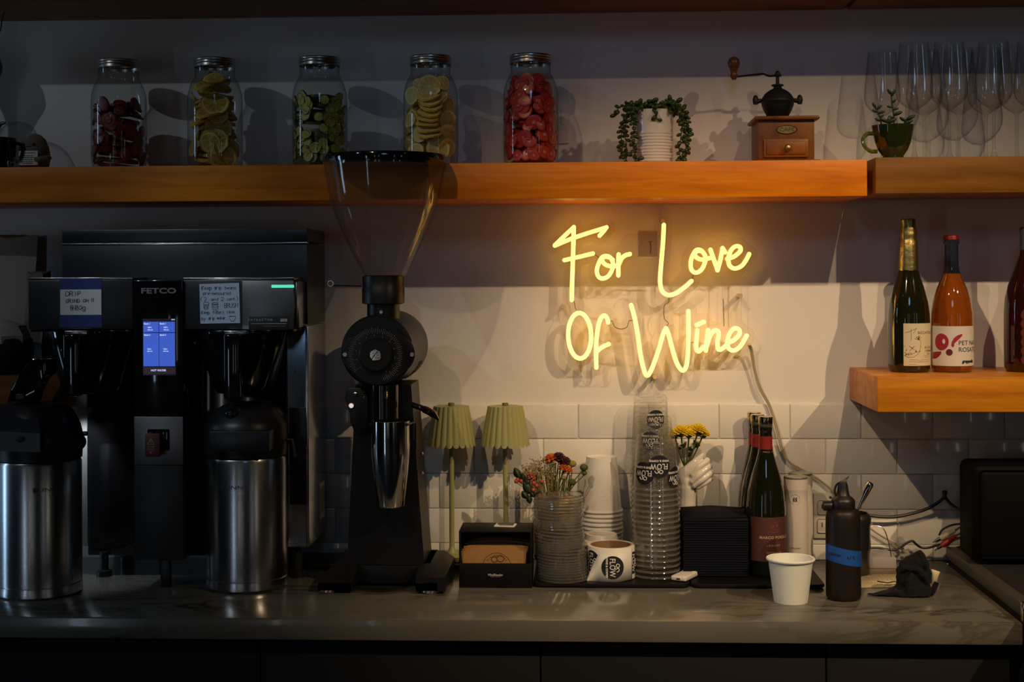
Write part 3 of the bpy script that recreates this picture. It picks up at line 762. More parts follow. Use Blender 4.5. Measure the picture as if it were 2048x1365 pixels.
M_rose = bpy.data.materials.new('rose_wine'); M_rose.use_nodes = True
pp = M_rose.node_tree.nodes['Principled BSDF']; pp.inputs['Base Color'].default_value = (.46, .115, .012, 1); pp.inputs['Roughness'].default_value = .05
pp.inputs['Transmission Weight'].default_value = .75; pp.inputs['IOR'].default_value = 1.36; pp.inputs['Coat Weight'].default_value = 1
p = at(1904, 700, BY)
bt = thing('rosato_bottle', 'clear bottle of orange-pink wine with white label and red crown cap', 'bottle', (p.x, BY, LZ + .0004))
b = B(); b.lathe([(0, .0008)] + bprof([(116, 1012), (127, 992), (130, 960), (130, 730), (128, 650), (115, 568), (95, 505), (68, 442), (53, 405)]), 40, cap1=True); b.obj('wine', M_rose, bt)
b = B(); b.lathe([(r * kk, cz(y) - Z0) for r, y in [(54, 408), (45, 378), (42, 340), (41, 225), (47, 218), (48, 204), (44, 198), (44, 190)]], 32, cap0=False, cap1=False); b.obj('neck', clear('neck_glass', (.55, .62, .66), (.12, .15, .18), 1.5, .03, 2), bt)
b = B(); b.lathe([(r * kk, cz(y) - Z0) for r, y in [(50, 197), (49, 188), (46, 172), (38, 167), (0, 166)]], 32, cap0=False, wob=lambda a, z: 1 + .03 * math.cos(21 * a)); b.obj('crown_cap', mat('red_cap', (.20, .012, .012), .35, .3), bt)
za, zb = cz(972) - Z0, cz(728) - Z0
R1 = 130.8 * kk; R1b = R1 + .0003
b = cyl_patch(R1, -1.45, 1.5, za, zb); lb = b.obj('label', mat('white_label', (.66, .64, .62), .55), bt)
M_crim = mat('crimson_ink', (.34, .015, .05), .6); M_wine = mat('wine_ink', (.11, .008, .025), .6)
fxb = lambda cx, cy: (R1b * math.sin(max(-1.45, (cx - 695) / 131)), -R1b * math.cos(max(-1.45, (cx - 695) / 131)), cz(cy) - Z0)
aof = lambda cx: math.asin(max(-1, min(1, (cx - 695) / 131.)))
b = cyl_disc(R1b, aof(605), cz(825) - Z0, .0158, None, 0, 4, 30, 1.1); b.obj('drawing', M_crim, lb)
b = cyl_disc(R1b + .0002, aof(618), cz(822) - Z0, .0032, None, 0, 2, 16, 1.6); b.obj('drawing', MATS['white_label'], lb)
b = cyl_disc(R1b, aof(647), cz(888) - Z0, .0068, None, 0, 3, 24); b.obj('drawing', M_wine, lb)
def blob(pts, m):
    b = B(); n = len(pts); P = [Vector((R1b * math.sin(aof(x)), -R1b * math.cos(aof(x)), cz(y) - Z0)) for x, y in pts]
    f = b.bm.faces.new([b.bm.verts.new(q) for q in P]); bmesh.ops.triangulate(b.bm, faces=[f]); bmesh.ops.subdivide_edges(b.bm, edges=b.bm.edges[:], cuts=4, use_grid_fill=True)
    for v in b.bm.verts: r_ = math.hypot(v.co.x, v.co.y); v.co.x *= R1b / r_; v.co.y *= R1b / r_
    return b.obj('drawing', m, lb)
blob([(728, 776), (722, 790), (706, 806), (686, 822), (672, 838), (676, 848), (670, 856), (660, 852), (658, 842), (662, 822), (674, 800), (695, 784), (714, 777)], M_crim)
blob([(569, 892), (585, 886), (605, 884), (603, 900), (592, 918), (578, 930), (568, 930)], mat('red_ink', (.30, .012, .018), .6))
text('PET NAT', .0098, M_ink, lb, (aof(775), 0, cz(832) - Z0), wrap=R1b, bold=.0)
text('ROSATO', .0098, M_ink, lb, (aof(775), 0, cz(873) - Z0), wrap=R1b)
text('grappolie', .0060, M_ink, lb, (aof(768), 0, cz(944) - Z0), wrap=R1b, bold=.0006, slant=.2)

p = at(2056, 700, BY)
bt = thing('red_wine_bottle', 'dark red wine bottle with a red-printed label cut by the picture edge', 'bottle', (p.x, BY, LZ + .0004))
b = B(); b.lathe([(0, .0008)] + bprof([(130, 1012), (142, 990), (144, 950), (144, 640), (138, 560), (118, 480), (88, 400), (62, 330), (48, 290), (45, 250), (45, 150)]), 40); b.obj('glass', mat('dark_red_glass', (.030, .006, .005), .06, coat=.6), bt)
b = B(); b.lathe([(r * kk, cz(y) - Z0) for r, y in [(47, 262), (46, 180), (47, 130), (40, 120), (0, 118)]], 24, cap0=False); b.obj('capsule', mat('grey_capsule', (.10, .11, .12), .4, .3), bt)
b = cyl_patch(144.8 * kk, -.55, .9, cz(955) - Z0, cz(635) - Z0); lb = b.obj('label', M_blackm, bt)
for r in range(6):
    for c in range(5):
        b = cyl_disc(145.1 * kk, -.42 + .24 * c, cz(660 + 55 * r) - Z0, .0082, None, 0, 2, 14, 1.1); b.obj('drawing', mat('label_red', (.13, .014, .009), .6), lb)
# ================================================================== LEFT OF THE WORKTOP: BREWER, AIRPOTS, GRINDER
# ---- twin coffee brewer
YB, YH = -.229, -.320
r0 = at(316, 900, YH); brew = thing('coffee_brewer', 'large black twin coffee brewer with lit blue touch screen', 'coffee maker', (r0.x, -.18, ZC))
def lx(px, Y): return at(px, 750, Y).x - r0.x
def lz(py, Y, px=316): return at(px, py, Y).z - ZC
def ly(Y): return Y + .18
def pbox(b, p0, p1, y0, y1, Ya, Yb_, m=0, bev=.0015):
    """box whose front face spans pixels p0..p1, y0..y1 on the plane Ya"""
    b.box(lx(p0, Ya), lx(p1, Ya), ly(Ya), ly(Yb_), lz(y1, Ya, (p0 + p1) / 2), lz(y0, Ya, (p0 + p1) / 2), m, bev); return b
M_bk = mat('brewer_black', (.016, .017, .020), .33)
M_st = mat('panel_steel', (.50, .50, .51), .20, 1, bump=.03, bscale=400)
pbox(B(), 125, 616, 490, 650, YB, -.03).obj('housing', M_bk, brew)
b = pbox(B(), 125, 616, 458.5, 485, YB, -.03); b.obj('top_lid', M_bk, brew)
pbox(B(), 125, 616, 486, 489.5, YB - .002, YB + .02, 0, .0004).obj('trim', M_st, brew)
b = B(); b.box(lx(611, YB), lx(617, YB), ly(YB + .001), ly(-.03), lz(1094, YB, 600), lz(652, YB, 600), 0, .001); b.obj('side_panel', M_st, brew)
b = B(); zl0, zl1 = lz(1060, YB, 600), lz(985, YB, 600); b.box(lx(617, YB) - .0003, lx(617, YB) + .0006, ly(-.115), ly(-.055), zl0, zl1)
rl = b.obj('rating_label', mat('rating_grey', (.34, .34, .35), .5), brew)
b = B()
for i in range(6):
    yy = ly(-.110 + .009 * i); b.box(lx(617, YB) + .0004, lx(617, YB) + .001, yy, yy + .004, zl0 + .006 + .004 * (i % 3), zl1 - .008 - .005 * (i % 2))
b.obj('lettering', mat('rating_ink', (.10, .10, .10), .6), rl)
YP = -.200
pbox(B(), 122, 612, 650, 1094, YP, -.05).obj('back_panel', M_st, brew)
pbox(B(), 174, 574, 655, 1112, YP - .007, -.06).obj('center_body', M_gloss, brew)
pbox(B(), 578, 612, 816, 1010, YP - .006, YP + .02).obj('side_cover', M_black, brew)
b = B()
for sx in (590, 609): b.ball((lx(sx, YP), ly(YP - .001), lz(1023 if sx > 600 else 742, YP, 600)), .0028, 0, 10, 6)
b.obj('screw', M_chrome, brew)
for (a, c, nm) in ((57, 266.5, 'brew_head'), (367, 589, 'brew_head_plated')):
    h = pbox(B(), a, c, 560, 659, YH, YB + .004, 0, .002).obj('brew_head', M_bk, brew)
    pbox(B(), a, c, 555.5, 560, YH + .001, YB, 0, .0006).obj('top_trim', M_st, h)
    pbox(B(), a + 4, c - 3, 660, 664, YH + .004, YB, 0, .0004).obj('drip_edge', M_gloss, h)
    if nm == 'brew_head_plated':
        hr = h
        pbox(B(), 485, 588, 562, 659, YH - .0015, YH + .004, 0, .0008).obj('face_plate', mat('face_steel', (.20, .20, .205), .36, .9), h)
        b = pbox(B(), 498, 578, 633.5, 660.5, YH - .0028, YH, 0, .0006); b.obj('badge', M_blackm, h)
        M_pale = mat('pale_print', (.48, .48, .50), .5)
        text('EXTRACTOR', .0046, M_pale, h, (lx(522, YH), ly(YH - .0032), lz(640.3, YH, 520)), space=1.25, wide=1.15)
        text('COFFEE BREWING SYSTEM', .0019, M_pale, h, (lx(549, YH), ly(YH - .0032), lz(652.6, YH, 540)), space=1.45)
        pbox(B(), 503, 573, 647.2, 648.2, YH - .0034, YH - .0026, 0, 0).obj('rule', M_pale, h)
        for (u, cch) in ((564.5, 'N'), (571.5, 'G')):
            bb = pbox(B(), u - 3.2, u + 3.2, 638, 643.6, YH - .0034, YH - .0026, 0, 0).obj('logo_square', M_pale, h)
            text(cch, .0034, M_blackm, h, (lx(u, YH), ly(YH - .0037), lz(640.8, YH, 570)))
        pbox(B(), 543.5, 588, 570, 576, YH - .004, YH + .01, 0, .001).obj('status_light', mat('green_led', (.1, .5, .35), .4, emit=(.10, .62, .40), estr=1.1), h)
pbox(B(), 589, 597, 562, 657, YH + .012, YB, 0, .004).obj('end_cap', M_st, hr)
# centre column
YC = YH - .008
pbox(B(), 267.5, 366, 561, 833, YC, YB, 0, .0015).obj('display_column', M_gloss, brew)
text('FETCO', .0108, mat('grey_print', (.20, .20, .205), .45), brew, (lx(318, YC), ly(YC - .0006), lz(582.5, YC)), wide=1.5, space=1.05, bold=.0006)
scr = pbox(B(), 286, 352, 638, 751, YC - .0006, YC + .002, 0, 0).obj('screen', mat('screen_dark', (.004, .004, .010), .15, emit=(.006, .004, .012), estr=1), brew)
M_blue = mat('screen_blue', (.01, .02, .1), .3, emit=(.048, .115, .60), estr=.85)
for (a, c, y0, y1) in ((287, 317.6, 644, 665), (318.8, 350, 644, 665), (287, 317.6, 666.5, 733), (318.8, 350, 666.5, 733)):
    pbox(B(), a, c, y0, y1, YC - .0011, YC, 0, 0).obj('tile_button', M_blue, scr)
pbox(B(), 288, 351, 735, 748.5, YC - .0011, YC, 0, 0).obj('hot_water_button', mat('screen_maroon', (.02, .01, .015), .3, emit=(.018, .009, .016), estr=1), scr)
M_wt = mat('screen_white', (.2, .2, .2), .5, emit=(.62, .72, 1.0), estr=1.0)
zs = YC - .0016
for (u, v, tx, h, al) in ((289, 648, 'Batch 1', .0030, 'LEFT'), (320.5, 648, 'Batch 1', .0030, 'LEFT'), (289, 670.5, 'Batch 2', .0030, 'LEFT'), (320.5, 670.5, 'Batch 5', .0030, 'LEFT'),
    (296, 655.2, '3.80 L', .0026, 'LEFT'), (328, 655.2, '3.80 L', .0026, 'LEFT'), (296, 660.2, '5:00 min', .0022, 'LEFT'), (328, 660.2, '5:00 min', .0022, 'LEFT'),
    (295, 698.6, '7.60 L', .0026, 'LEFT'), (327, 698.6, '7.60 L', .0026, 'LEFT'), (295, 703, '6:00 min', .0022, 'LEFT'), (327, 703, '6:00 min', .0022, 'LEFT'), (317.5, 741.3, 'HOT WATER', .0038, 'CENTER'), (351, 639.7, '10:41', .0026, 'RIGHT')):
    text(tx, h, M_wt, scr, (lx(u, YC), ly(zs), lz(v, YC)), align=al, bold=.0001)
fp = pbox(B(), 267.5, 365.5, 834, 930.5, YC - .001, YB, 0, .001).obj('faucet_plate', mat('faucet_steel', (.26, .26, .27), .38, .9), brew)
pbox(B(), 293, 339.5, 858, 903, YC - .0018, YC + .01, 0, .003).obj('faucet_recess', M_gloss, fp)
b = B(); b.tube([(lx(307, YC), ly(YC + .01), lz(872, YC)), (lx(304, YC), ly(YC - .016), lz(871, YC))], .008, 10)
b.obj('faucet_arm', M_black, fp)
fh = pbox(B(), 288.5, 319, 868, 914.5, YC - .022, YC - .012, 0, .003).obj('faucet_handle', mat('faucet_red', (.14, .032, .022), .5), fp)
Yt = YC - .0226; M_wp = mat('white_print', (.55, .53, .52), .6)
fz = lambda u, v: (lx(u, YC - .022), ly(Yt), lz(v, YC - .022))
strokes([[(294.5, 889.5), (307.5, 889.5), (301, 877.5), (294.5, 889.5)], [(301, 881.5), (301, 885.5)], [(301, 887.3), (301, 888)]], .00042, M_wp, fh, fz)
text('CAUTION', .0022, M_wp, fh, fz(301, 894.5)); text('HOT WATER', .0020, M_wp, fh, fz(301, 899)); text('MAY CAUSE BURNS', .0012, M_wp, fh, fz(301, 902.3))
strokes([[(299, 904.8), (303, 904.8), (301, 907.5), (299, 904.8), (301, 906)]], .0005, M_wp, fh, fz)
pbox(B(), 267, 365, 931.5, 1121, YC + .001, YB, 0, .0015).obj('lower_panel', mat('panel_black', (.016, .018, .021), .42), brew)
b = pbox(B(), 315.5, 333, 1121, 1150, YC + .03, YC + .045, 0, .001)
b.box(lx(315.5, YC), lx(333, YC), ly(YC + .012), ly(YC + .030), 0, lz(1119, YC), 0, .001); b.obj('leg', M_black, brew)
for (u, Y) in ((200, -.06), (560, -.06), (200, YB + .02), (590, YB + .02)):
    b = B(); b.lathe([(.016, 0), (.016, .012), (.009, .014), (.009, lz(1112, YB) + .004)], 16, 0, (lx(u, YB), ly(Y), 0)); b.obj('leg', M_black, brew)
# brew baskets
for (u, hu, y1) in ((177, 149, 793), (482, 468, 800)):
    cx = lx(u, YH + .05); cy = ly(YH + .062); zt_ = lz(664, YH, u); s = sc(YH + .05)
    b = B(); b.lathe([(0, lz(790, YH, u)), (.050, lz(790, YH, u)), (.060, lz(778, YH, u)), (.074, lz(730, YH, u)), (.086, lz(690, YH, u)), (.090, zt_ - .004), (.090, zt_)], 40, 0, (cx, cy, 0))
    bk = b.obj('brew_basket', M_gloss, brew)
    hx = lx(hu, YH - .03); b = B()
    b.box(hx - .0165, hx + .0165, ly(YH - .052), ly(YH - .020), lz(y1, YH - .04, hu), lz(667, YH - .04, hu), 0, .006, 3); b.obj('basket_handle', M_gloss, bk)
    b = B(); b.box(hx - .020, hx + .026, ly(YH - .030), ly(YH + .01), zt_ - .006, zt_ + .003, 0, .001); b.obj('hanger', M_st, bk)

# steel pillar at the left with an added fill light that brightens it
b = pbox(B(), 121, 173.5, 664, 1090, YP - .004, YP, 0, .0006); b.obj('steel_pillar', mat('pillar_steel', (.72, .73, .75), .38, .75), brew)
l = bpy.data.lights.new('pillar_fill_light', 'SPOT'); l.energy = 1.6; l.color = (.86, .93, 1.0); l.spot_size = math.radians(80); l.spot_blend = .6; l.shadow_soft_size = .010
lo = bpy.data.objects.new('pillar_fill_light', l); q = at(166, 806, YB - .030); lo.location = q; lo.rotation_euler = (at(154, 960, YB) - q).to_track_quat('-Z', 'Y').to_euler(); COL.objects.link(lo)

# ---- notes taped to the brewer
M_note = mat('note_paper', (.82, .82, .82), .7)
M_tapeb = mat('blue_tape', (.012, .040, .20), .55)
p = at(162, 604, YH - .001)
nt_ = thing('paper_note', 'white note reading DRIP GRIND ON 11 @180g on blue tape', 'note', (p.x, YH - .0005, p.z))
s = sc(YH - .001); f0 = lambda x, y: ((x - 162) * s, -.0014, -(y - 604) * s)
b = B(); b.box(*[(q - 162) * s for q in (118, 205)], -.0006, 0, -(656 - 604) * s, -(557 - 604) * s); b.obj('tape', M_tapeb, nt_)
b = B(); b.box(*[(q - 162) * s for q in (119.5, 204)], -.0011, -.0006, -(630.5 - 604) * s, -(579 - 604) * s); b.obj('paper', M_note, nt_)
hw = handwrite('DRIP', 131, 592, 9, 7, 1.15) + handwrite('GRIND', 131, 606, 7.5, 5.2, 1.12, 0, .25, 2) + handwrite('ON', 166.5, 605, 6.5, 5, 1.2) + handwrite('11', 182, 604.5, 8, 4, 1.5) + handwrite('@180g', 140, 620.5, 9.5, 6.2, 1.12)
strokes(hw, .00062, M_ink, nt_, f0)
p = at(439, 607, YH - .001)
nt_ = thing('paper_note', 'pale note with handwritten brewing reminders beside the screen', 'note', (p.x, YH - .0005, p.z))
f0 = lambda x, y: ((x - 439) * s, -.0011, -(y - 607) * s)
b = B(); b.prism([f0(*q)[::2] for q in ((398, 568), (479, 566), (481, 647), (400, 648))], -.0008, 0); b.obj('paper', mat('note_blue', (.62, .72, .88), .7), nt_)
hw = handwrite('Keep', 403, 580, 8, 3.9) + handwrite('drip', 428, 579, 7, 3.3) + handwrite('beans', 450, 579, 6.5, 3.6)
hw += handwrite('pre-measured', 405.5, 590, 6.5, 3.9, 1.22) + handwrite('(2', 400.5, 603, 8.5, 4.5, 1.5) + handwrite('and', 421.5, 602, 6, 3.8) + handwrite('2', 442, 602, 7, 5.5) + handwrite('cent.', 454, 601.5, 6, 3.2) + handwrite(')', 472.5, 602, 9, 3.5)
hw += handwrite('.', 442, 611, 6) + handwrite('BRUSH', 449, 616, 9, 4.7, 1.2, -.02) + handwrite('Keep', 402.5, 629, 7, 3.2) + handwrite('filters', 425, 628.5, 7, 3.2, 1.2) + handwrite('close', 454, 627.5, 6, 3, 1.2)
hw += handwrite('by', 402.5, 641, 6.5, 3.2) + handwrite('drip', 416, 640.5, 6.5, 2.8) + handwrite('maker', 434, 639.5, 6, 3.1, 1.15)
hw += [[(400.5, 577), (401, 577)], [(401.5, 627), (402, 627)], [(458, 634), (472, 633), (470, 641), (467, 643.5), (463, 643.5), (459, 636)], [(459, 633.5), (461, 632.5), (463, 634), (465, 632.5), (467, 634), (470, 633)]]
el = lambda cx, cy, rx, ry: [(cx + rx * math.cos(a * .5236), cy + ry * math.sin(a * .5236)) for a in range(13)]
hw += [el(412, 607, 6, 2.2), [(406.5, 609), (407, 611), (416.5, 611), (417, 609)], [(407, 611), (407.5, 617), (409, 619.5), (414, 619.5), (415.5, 617), (416, 611)], el(411.5, 615, 3, 2),
       el(429.5, 607, 6, 1.8), [(423.5, 607), (424.5, 618), (427, 620), (434, 619.5), (436, 617), (435.5, 607)], [(423.7, 609.5), (435.5, 609.5)], [(426, 612), (433.5, 612), (433.5, 616), (426.5, 616), (426, 612)]]
strokes(hw, .00045, mat('blue_ink', (.010, .014, .05), .7), nt_, f0)

# ---- airpots
M_brush = bpy.data.materials.new('airpot_steel'); M_brush.use_nodes = True
_n = M_brush.node_tree; _p = _n.nodes['Principled BSDF']; _p.inputs['Metallic'].default_value = 1; _p.inputs['Base Color'].default_value = (.56, .57, .58, 1); _p.inputs['Roughness'].default_value = .24
_tc = _n.nodes.new('ShaderNodeTexCoord'); _mp = _n.nodes.new('ShaderNodeMapping'); _mp.inputs['Scale'].default_value = (3, 3, 260); _no = _n.nodes.new('ShaderNodeTexNoise'); _no.inputs['Scale'].default_value = 1; _no.inputs['Detail'].default_value = 3
_bp = _n.nodes.new('ShaderNodeBump'); _bp.inputs['Strength'].default_value = .10; _bp.inputs['Distance'].default_value = .0006
for q, w in ((_tc.outputs['Object'], _mp.inputs[0]), (_mp.outputs[0], _no.inputs[0]), (_no.outputs['Fac'], _bp.inputs['Height']), (_bp.outputs[0], _p.inputs['Normal'])): _n.links.new(q, w)
def airpot(px, ybase, Y, ytop, yseam, label, logo_px, logo_y):
    p = at(px, ybase, Y); s = sc(Y, px)
    t = thing('airpot', label, 'airpot', (p.x, Y, ZC + .0003), None, 'steel airpots under the brewer')
    z = lambda y: max(0, at(px, y, Y).z - ZC); R = .0815
    zs, zt = z(yseam), z(ytop)
    b = B(); b.lathe([(0, .0), (R - .003, .0), (R + .001, .004), (R + .001, .012), (R, .018), (R, zs - .0012), (R - .0012, zs), (R, zs + .0012), (R, zt - .006), (R - .002, zt - .001), (R - .006, zt)], 64)
    b.obj('body', M_brush, t)
    Rl = R + .0003; zl = lambda y: at(px, y, Y - R).z - ZC
    a = math.asin(max(-1, min(1, (logo_px - px) * s / R)))
    text('BUNN', .0082, mat('logo_grey', (.05, .05, .055), .4), t, (a + .10, 0, zl(logo_y)), wrap=Rl, wide=1.45, space=1.05)
    b = cyl_disc(Rl, a - .13, zl(logo_y), .0052); b.obj('logo', MATS['logo_grey'], t)
    b = B(); pts = [(Rl + .0002, a - .13, 0)]
    fxx = lambda u, v: ((Rl + .0003) * math.sin(a - .13 + u / R), -(Rl + .0003) * math.cos(a - .13 + u / R), zl(logo_y) + v)
    b.tube([fxx(-.003, .003), fxx(0, -.0005), fxx(.003, .003)], .0006, 4); b.obj('logo_mark', M_brush, t)
    return t, z, s, R
ap, z, s, R = airpot(80, 1190, -.364, 918, 1163, 'brushed steel airpot with raised black lever at the far left', 112, 983)
b = B(); b.lathe([(R - .008, z(918) - .002), (R + .001, z(916)), (R + .0015, z(905)), (R + .003, z(890)), (R + .003, z(872)), (R - .002, z(850)), (R - .014, z(824)), (R - .030, z(808)), (0, z(804))], 48, cap0=False); b.obj('lid', M_black, ap)
X = lambda u: (u - 80) * s
b = B(); fr = -.098
V = [(X(-10), fr, z(890)), (X(119), fr, z(893)), (X(119), fr, z(857)), (X(-10), fr, z(850)), (X(-10), -.045, z(808)), (X(95), -.045, z(810)), (X(119), .0, z(857)), (X(-10), .0, z(808)), (X(119), .0, z(893)), (X(-10), .0, z(890)), (X(95), 0, z(808))]
vs = [b.bm.verts.new(v) for v in V]
for f in ((0, 1, 2, 3), (3, 2, 5, 4), (4, 5, 10, 7), (2, 6, 10, 5), (1, 8, 6, 2), (0, 3, 4, 7, 9), (0, 9, 8, 1)): b.bm.faces.new([vs[i] for i in f])
b.obj('spout_cover', mat('airpot_plastic', (.030, .034, .042), .36), ap, ang=.3)
b = B(); b.ball((X(81), fr, z(868)), .0105, 0, 14, 8, (1, .18, .62)); b.obj('lock_button', M_blackm, ap)
cr3 = lambda cx, cy: (X(cx / 5.69), z(690 + cy / 5.69))
b = B(); b.prism([cr3(*q) for q in ((150, 650), (200, 500), (300, 335), (395, 180), (440, 150), (520, 143), (600, 152), (625, 172), (615, 345), (530, 355), (475, 500), (440, 650))], -.030, .022, 0, .004); lev = b.obj('lever', M_gloss, ap)
b = B(); b.box(*[cr3(q, 0)[0] for q in (265, 365)], -.036, -.028, cr3(0, 620)[1], cr3(0, 545)[1], 0, .002); b.box(*[cr3(q, 0)[0] for q in (275, 350)], -.038, -.030, cr3(0, 602)[1], cr3(0, 594)[1], 0, .001); b.obj('buckle', M_bk, lev)
b = B(); b.ball((X(163), 0, z(885)), .012, 0, 12, 8, (.8, 1.6, 1.2)); b.tube([(X(160), 0, z(868)), (X(176), 0, z(868))], .0045, 8); b.obj('hinge', M_black, ap)

ap, z, s, R = airpot(494, 1176, -.293, 911, 1150, 'brushed steel airpot beneath the right brewing head', 476, 977)
b = B(); b.lathe([(R - .008, z(911) - .002), (R + .000, z(909)), (R + .001, z(898)), (R + .001, z(850)), (R - .006, z(838)), (R - .022, z(818)), (R - .040, z(808)), (0, z(806))], 48, cap0=False); b.obj('lid', M_black, ap)
X = lambda u: (u - 494) * s
b = B(); b.box(X(444), X(560), -.094, -.02, z(893), z(853), 0, .002); b.obj('spout_cover', mat('airpot_plastic_dark', (.012, .013, .016), .34), ap)
b = B(); b.ball((X(480), -.060, z(823)), .0155, 0, 16, 10, (1, .8, .75)); b.obj('pump_button', M_gloss, ap)
b = B(); b.tube([(X(575), 0, z(880)), (X(586), 0, z(880)), (X(592), 0, z(915))], .004, 8); b.obj('hinge', M_black, ap)

# ---- grinder
GX, GY = 769, -.265
p = at(GX, 1180, GY); gr = thing('coffee_grinder', 'tall black coffee grinder with a clear cone hopper', 'grinder', (p.x, GY, ZC + .0003))
gx = lambda u, Y: at(u, 750, Y).x - p.x
gz = lambda v, Y, u=760: at(u, v, Y).z - ZC
gy = lambda Y: Y - GY
M_gb = mat('grinder_black', (.0055, .006, .0075), .38, spec=.35)
def loft(rects, m=0, b=None):
    """rects: (x0,x1,y0,y1,z)"""
    b = b or B()
    b.grid([[(x0, y0, z), (x1, y0, z), (x1, y1, z), (x0, y1, z)] for x0, x1, y0, y1, z in rects], m, True, True, True); return b
Y1 = -.365
b = B()
for (a, c) in ((634, 700), (829, 893)):
    b.prism([(0, 0)] * 0 or [(gx(a, Y1), gz(1184, Y1)), (gx(c if a < 700 else 872, Y1), gz(1184, Y1)), (gx(c if a < 700 else 872, Y1), gz(1166, Y1)), (gx(a, Y1), gz(1168, Y1))], gy(Y1), gy(Y1 + .012))
loft([(gx(634, Y1), gx(702, Y1), gy(Y1), gy(-.16), gz(1184, Y1)), (gx(634, Y1), gx(702, Y1), gy(Y1), gy(-.16), gz(1167, Y1)), (gx(655, Y1), gx(705, Y1), gy(-.30), gy(-.16), gz(1128, -.30))], 0, b)
loft([(gx(829, Y1), gx(874, Y1) + .014, gy(Y1), gy(-.16), gz(1184, Y1)), (gx(829, Y1), gx(874, Y1) + .014, gy(Y1), gy(-.16), gz(1156, Y1)), (gx(829, Y1), gx(866, Y1), gy(-.30), gy(-.16), gz(1128, -.30))], 0, b)
b.box(gx(690, -.29), gx(862, -.29), gy(-.30), gy(-.15), gz(1182, Y1), gz(1128, -.30), 0, .003)
b.obj('base', M_gb, gr)
for (u, Y) in ((654, -.352), (858, -.352), (670, -.19), (842, -.19)):
    b = B(); b.lathe([(0, 0), (.014, 0), (.0175, .003), (.0175, .007), (.010, .0115), (.010, gz(1184, Y1) + .001)], 24, 0, (gx(u, Y), gy(Y), 0), cap1=False); b.obj('foot', M_chrome, gr)
loft([(gx(692, -.30), gx(847, -.30), gy(-.30), gy(-.16), gz(1132, -.30)), (gx(700, -.30), gx(836, -.30), gy(-.30), gy(-.165), gz(980, -.30)), (gx(711, -.30), gx(822, -.30), gy(-.30), gy(-.17), gz(770, -.30))]).obj('tower', M_gb, gr, ang=.3)
b = B()
for yy in (908, 947): b.ball((gx(842, -.25), gy(-.24), gz(yy, -.24)), .0035, 0, 8, 6)
b.obj('side_screw', M_chrome, gr)
# head: burr housing and motor
def ycyl(b, u, v, Ya, Yb_, R0, R1=None, n=48, m=0, bev=.004):
    R1 = R1 or R0
    b.lathe([(0, gy(Ya)), (R0 - bev, gy(Ya)), (R0, gy(Ya) + bev), (R1, gy(Yb_) - bev), (R1 - bev, gy(Yb_)), (0, gy(Yb_))], n, m, (gx(u, Ya), 0, gz(v, Ya, u)), 'Y'); return b
s2 = sc(-.345, 752)
mo = ycyl(B(), 754, 703, -.345, -.10, 72 * s2, 76 * s2).obj('motor_housing', M_gb, gr)
b = B()
for i in range(9):
    for j in range(3):
        a = 2.0 + i * .075; rr = 74.5 * s2
        b.ball((gx(754, -.345) + rr * math.sin(a), gy(-.20 + .022 * j + .008 * (i % 2)), gz(703, -.345) + rr * math.cos(a)), .0022, 0, 6, 4)
b.obj('vent_holes', M_blackm, mo)
b = B(); yk = -.355; n = 64; pts = []
for i in range(n):
    a = 2 * PI * i / n; c, s_ = math.cos(a), math.sin(a)
    r = max(60 + 0 * c, 73 - 70 * abs(s_)) ; r = 60 + 14 * max(0, abs(c) - .80) / .20
    pts.append((gx(756, yk) + r * s2 * c, gz(709, yk) + r * s2 * s_))
b.prism(pts, gy(yk), gy(-.343), 0, .0015); b.obj('dial_plate', M_gb, gr, ang=.4)
ycyl(B(), 751, 711, yk - .012, yk + .002, 33.5 * s2, n=40, bev=.003).obj('grind_knob', M_gb, gr)
ycyl(B(), 751, 711, yk - .0165, yk - .010, 12 * s2, n=28, bev=.0012).obj('center_screw', M_chrome, gr)
b = B(); b.box(-.010, .010, -.0006, .0006, -.0008, .0008); b.xf(Matrix.Translation((gx(751, yk), gy(yk - .0167), gz(711, yk))) @ Matrix.Rotation(-.9, 4, 'Y')); b.obj('screw_slot', M_blackm, gr)
b = B(); M_tick = mat('dial_print', (.22, .22, .23), .6)
for i in range(66):
    a = math.radians(-128 + i * 4.45); big = i % 3 == 0
    r0_, r1_ = (43, 55) if big else (46, 53)
    q = lambda r: (gx(751, yk) + r * s2 * math.sin(a), gy(yk - .0003), gz(711, yk) + r * s2 * math.cos(a))
    b.tube([q(r0_), q(r1_)], .00035, 4)
dm = b.obj('dial_marks', M_tick, gr)
for i in range(12):
    a = math.radians(-128 + i * 25); text(str((11 - i) or 0), .0035, M_tick, gr, (gx(751, yk) + 39 * s2 * math.sin(a), gy(yk - .0004), gz(711, yk) + 39 * s2 * math.cos(a)), name='dial_number')
for u in (690, 824):
    b = ycyl(B(), u, 710, yk - .003, yk, 4.6 * s2, n=16, bev=.0006); b.obj('plate_screw', M_steel, gr)
YN = -.285; s3 = sc(YN)
zc_ = lambda v: gz(v, YN, 769)
b = B(); b.lathe([(32.5 * s3, zc_(655)), (32.5 * s3, zc_(606))], 40, 0, (gx(767.5, YN), gy(YN), 0)); b.obj('neck', M_gb, gr)
b = B(); b.lathe([(0, -.001), (.0036, -.001), (.0036, .0015), (0, .002)], 14, 0, (gx(763, YN - .033), gy(YN - 33 * s3) + .0, zc_(624)), 'Y'); b.obj('neck_screw', M_steel, gr)
b = B(); b.lathe([(36 * s3, zc_(609)), (42.5 * s3, zc_(607)), (42.5 * s3, zc_(578)), (41.5 * s3, zc_(576)), (41.5 * s3, zc_(553)), (36 * s3, zc_(551))], 40, 0, (gx(767.5, YN), gy(YN), 0)); b.obj('collar', M_gb, gr)
b = B(); xr_, zr_ = gx(665.5, YN), zc_(567)
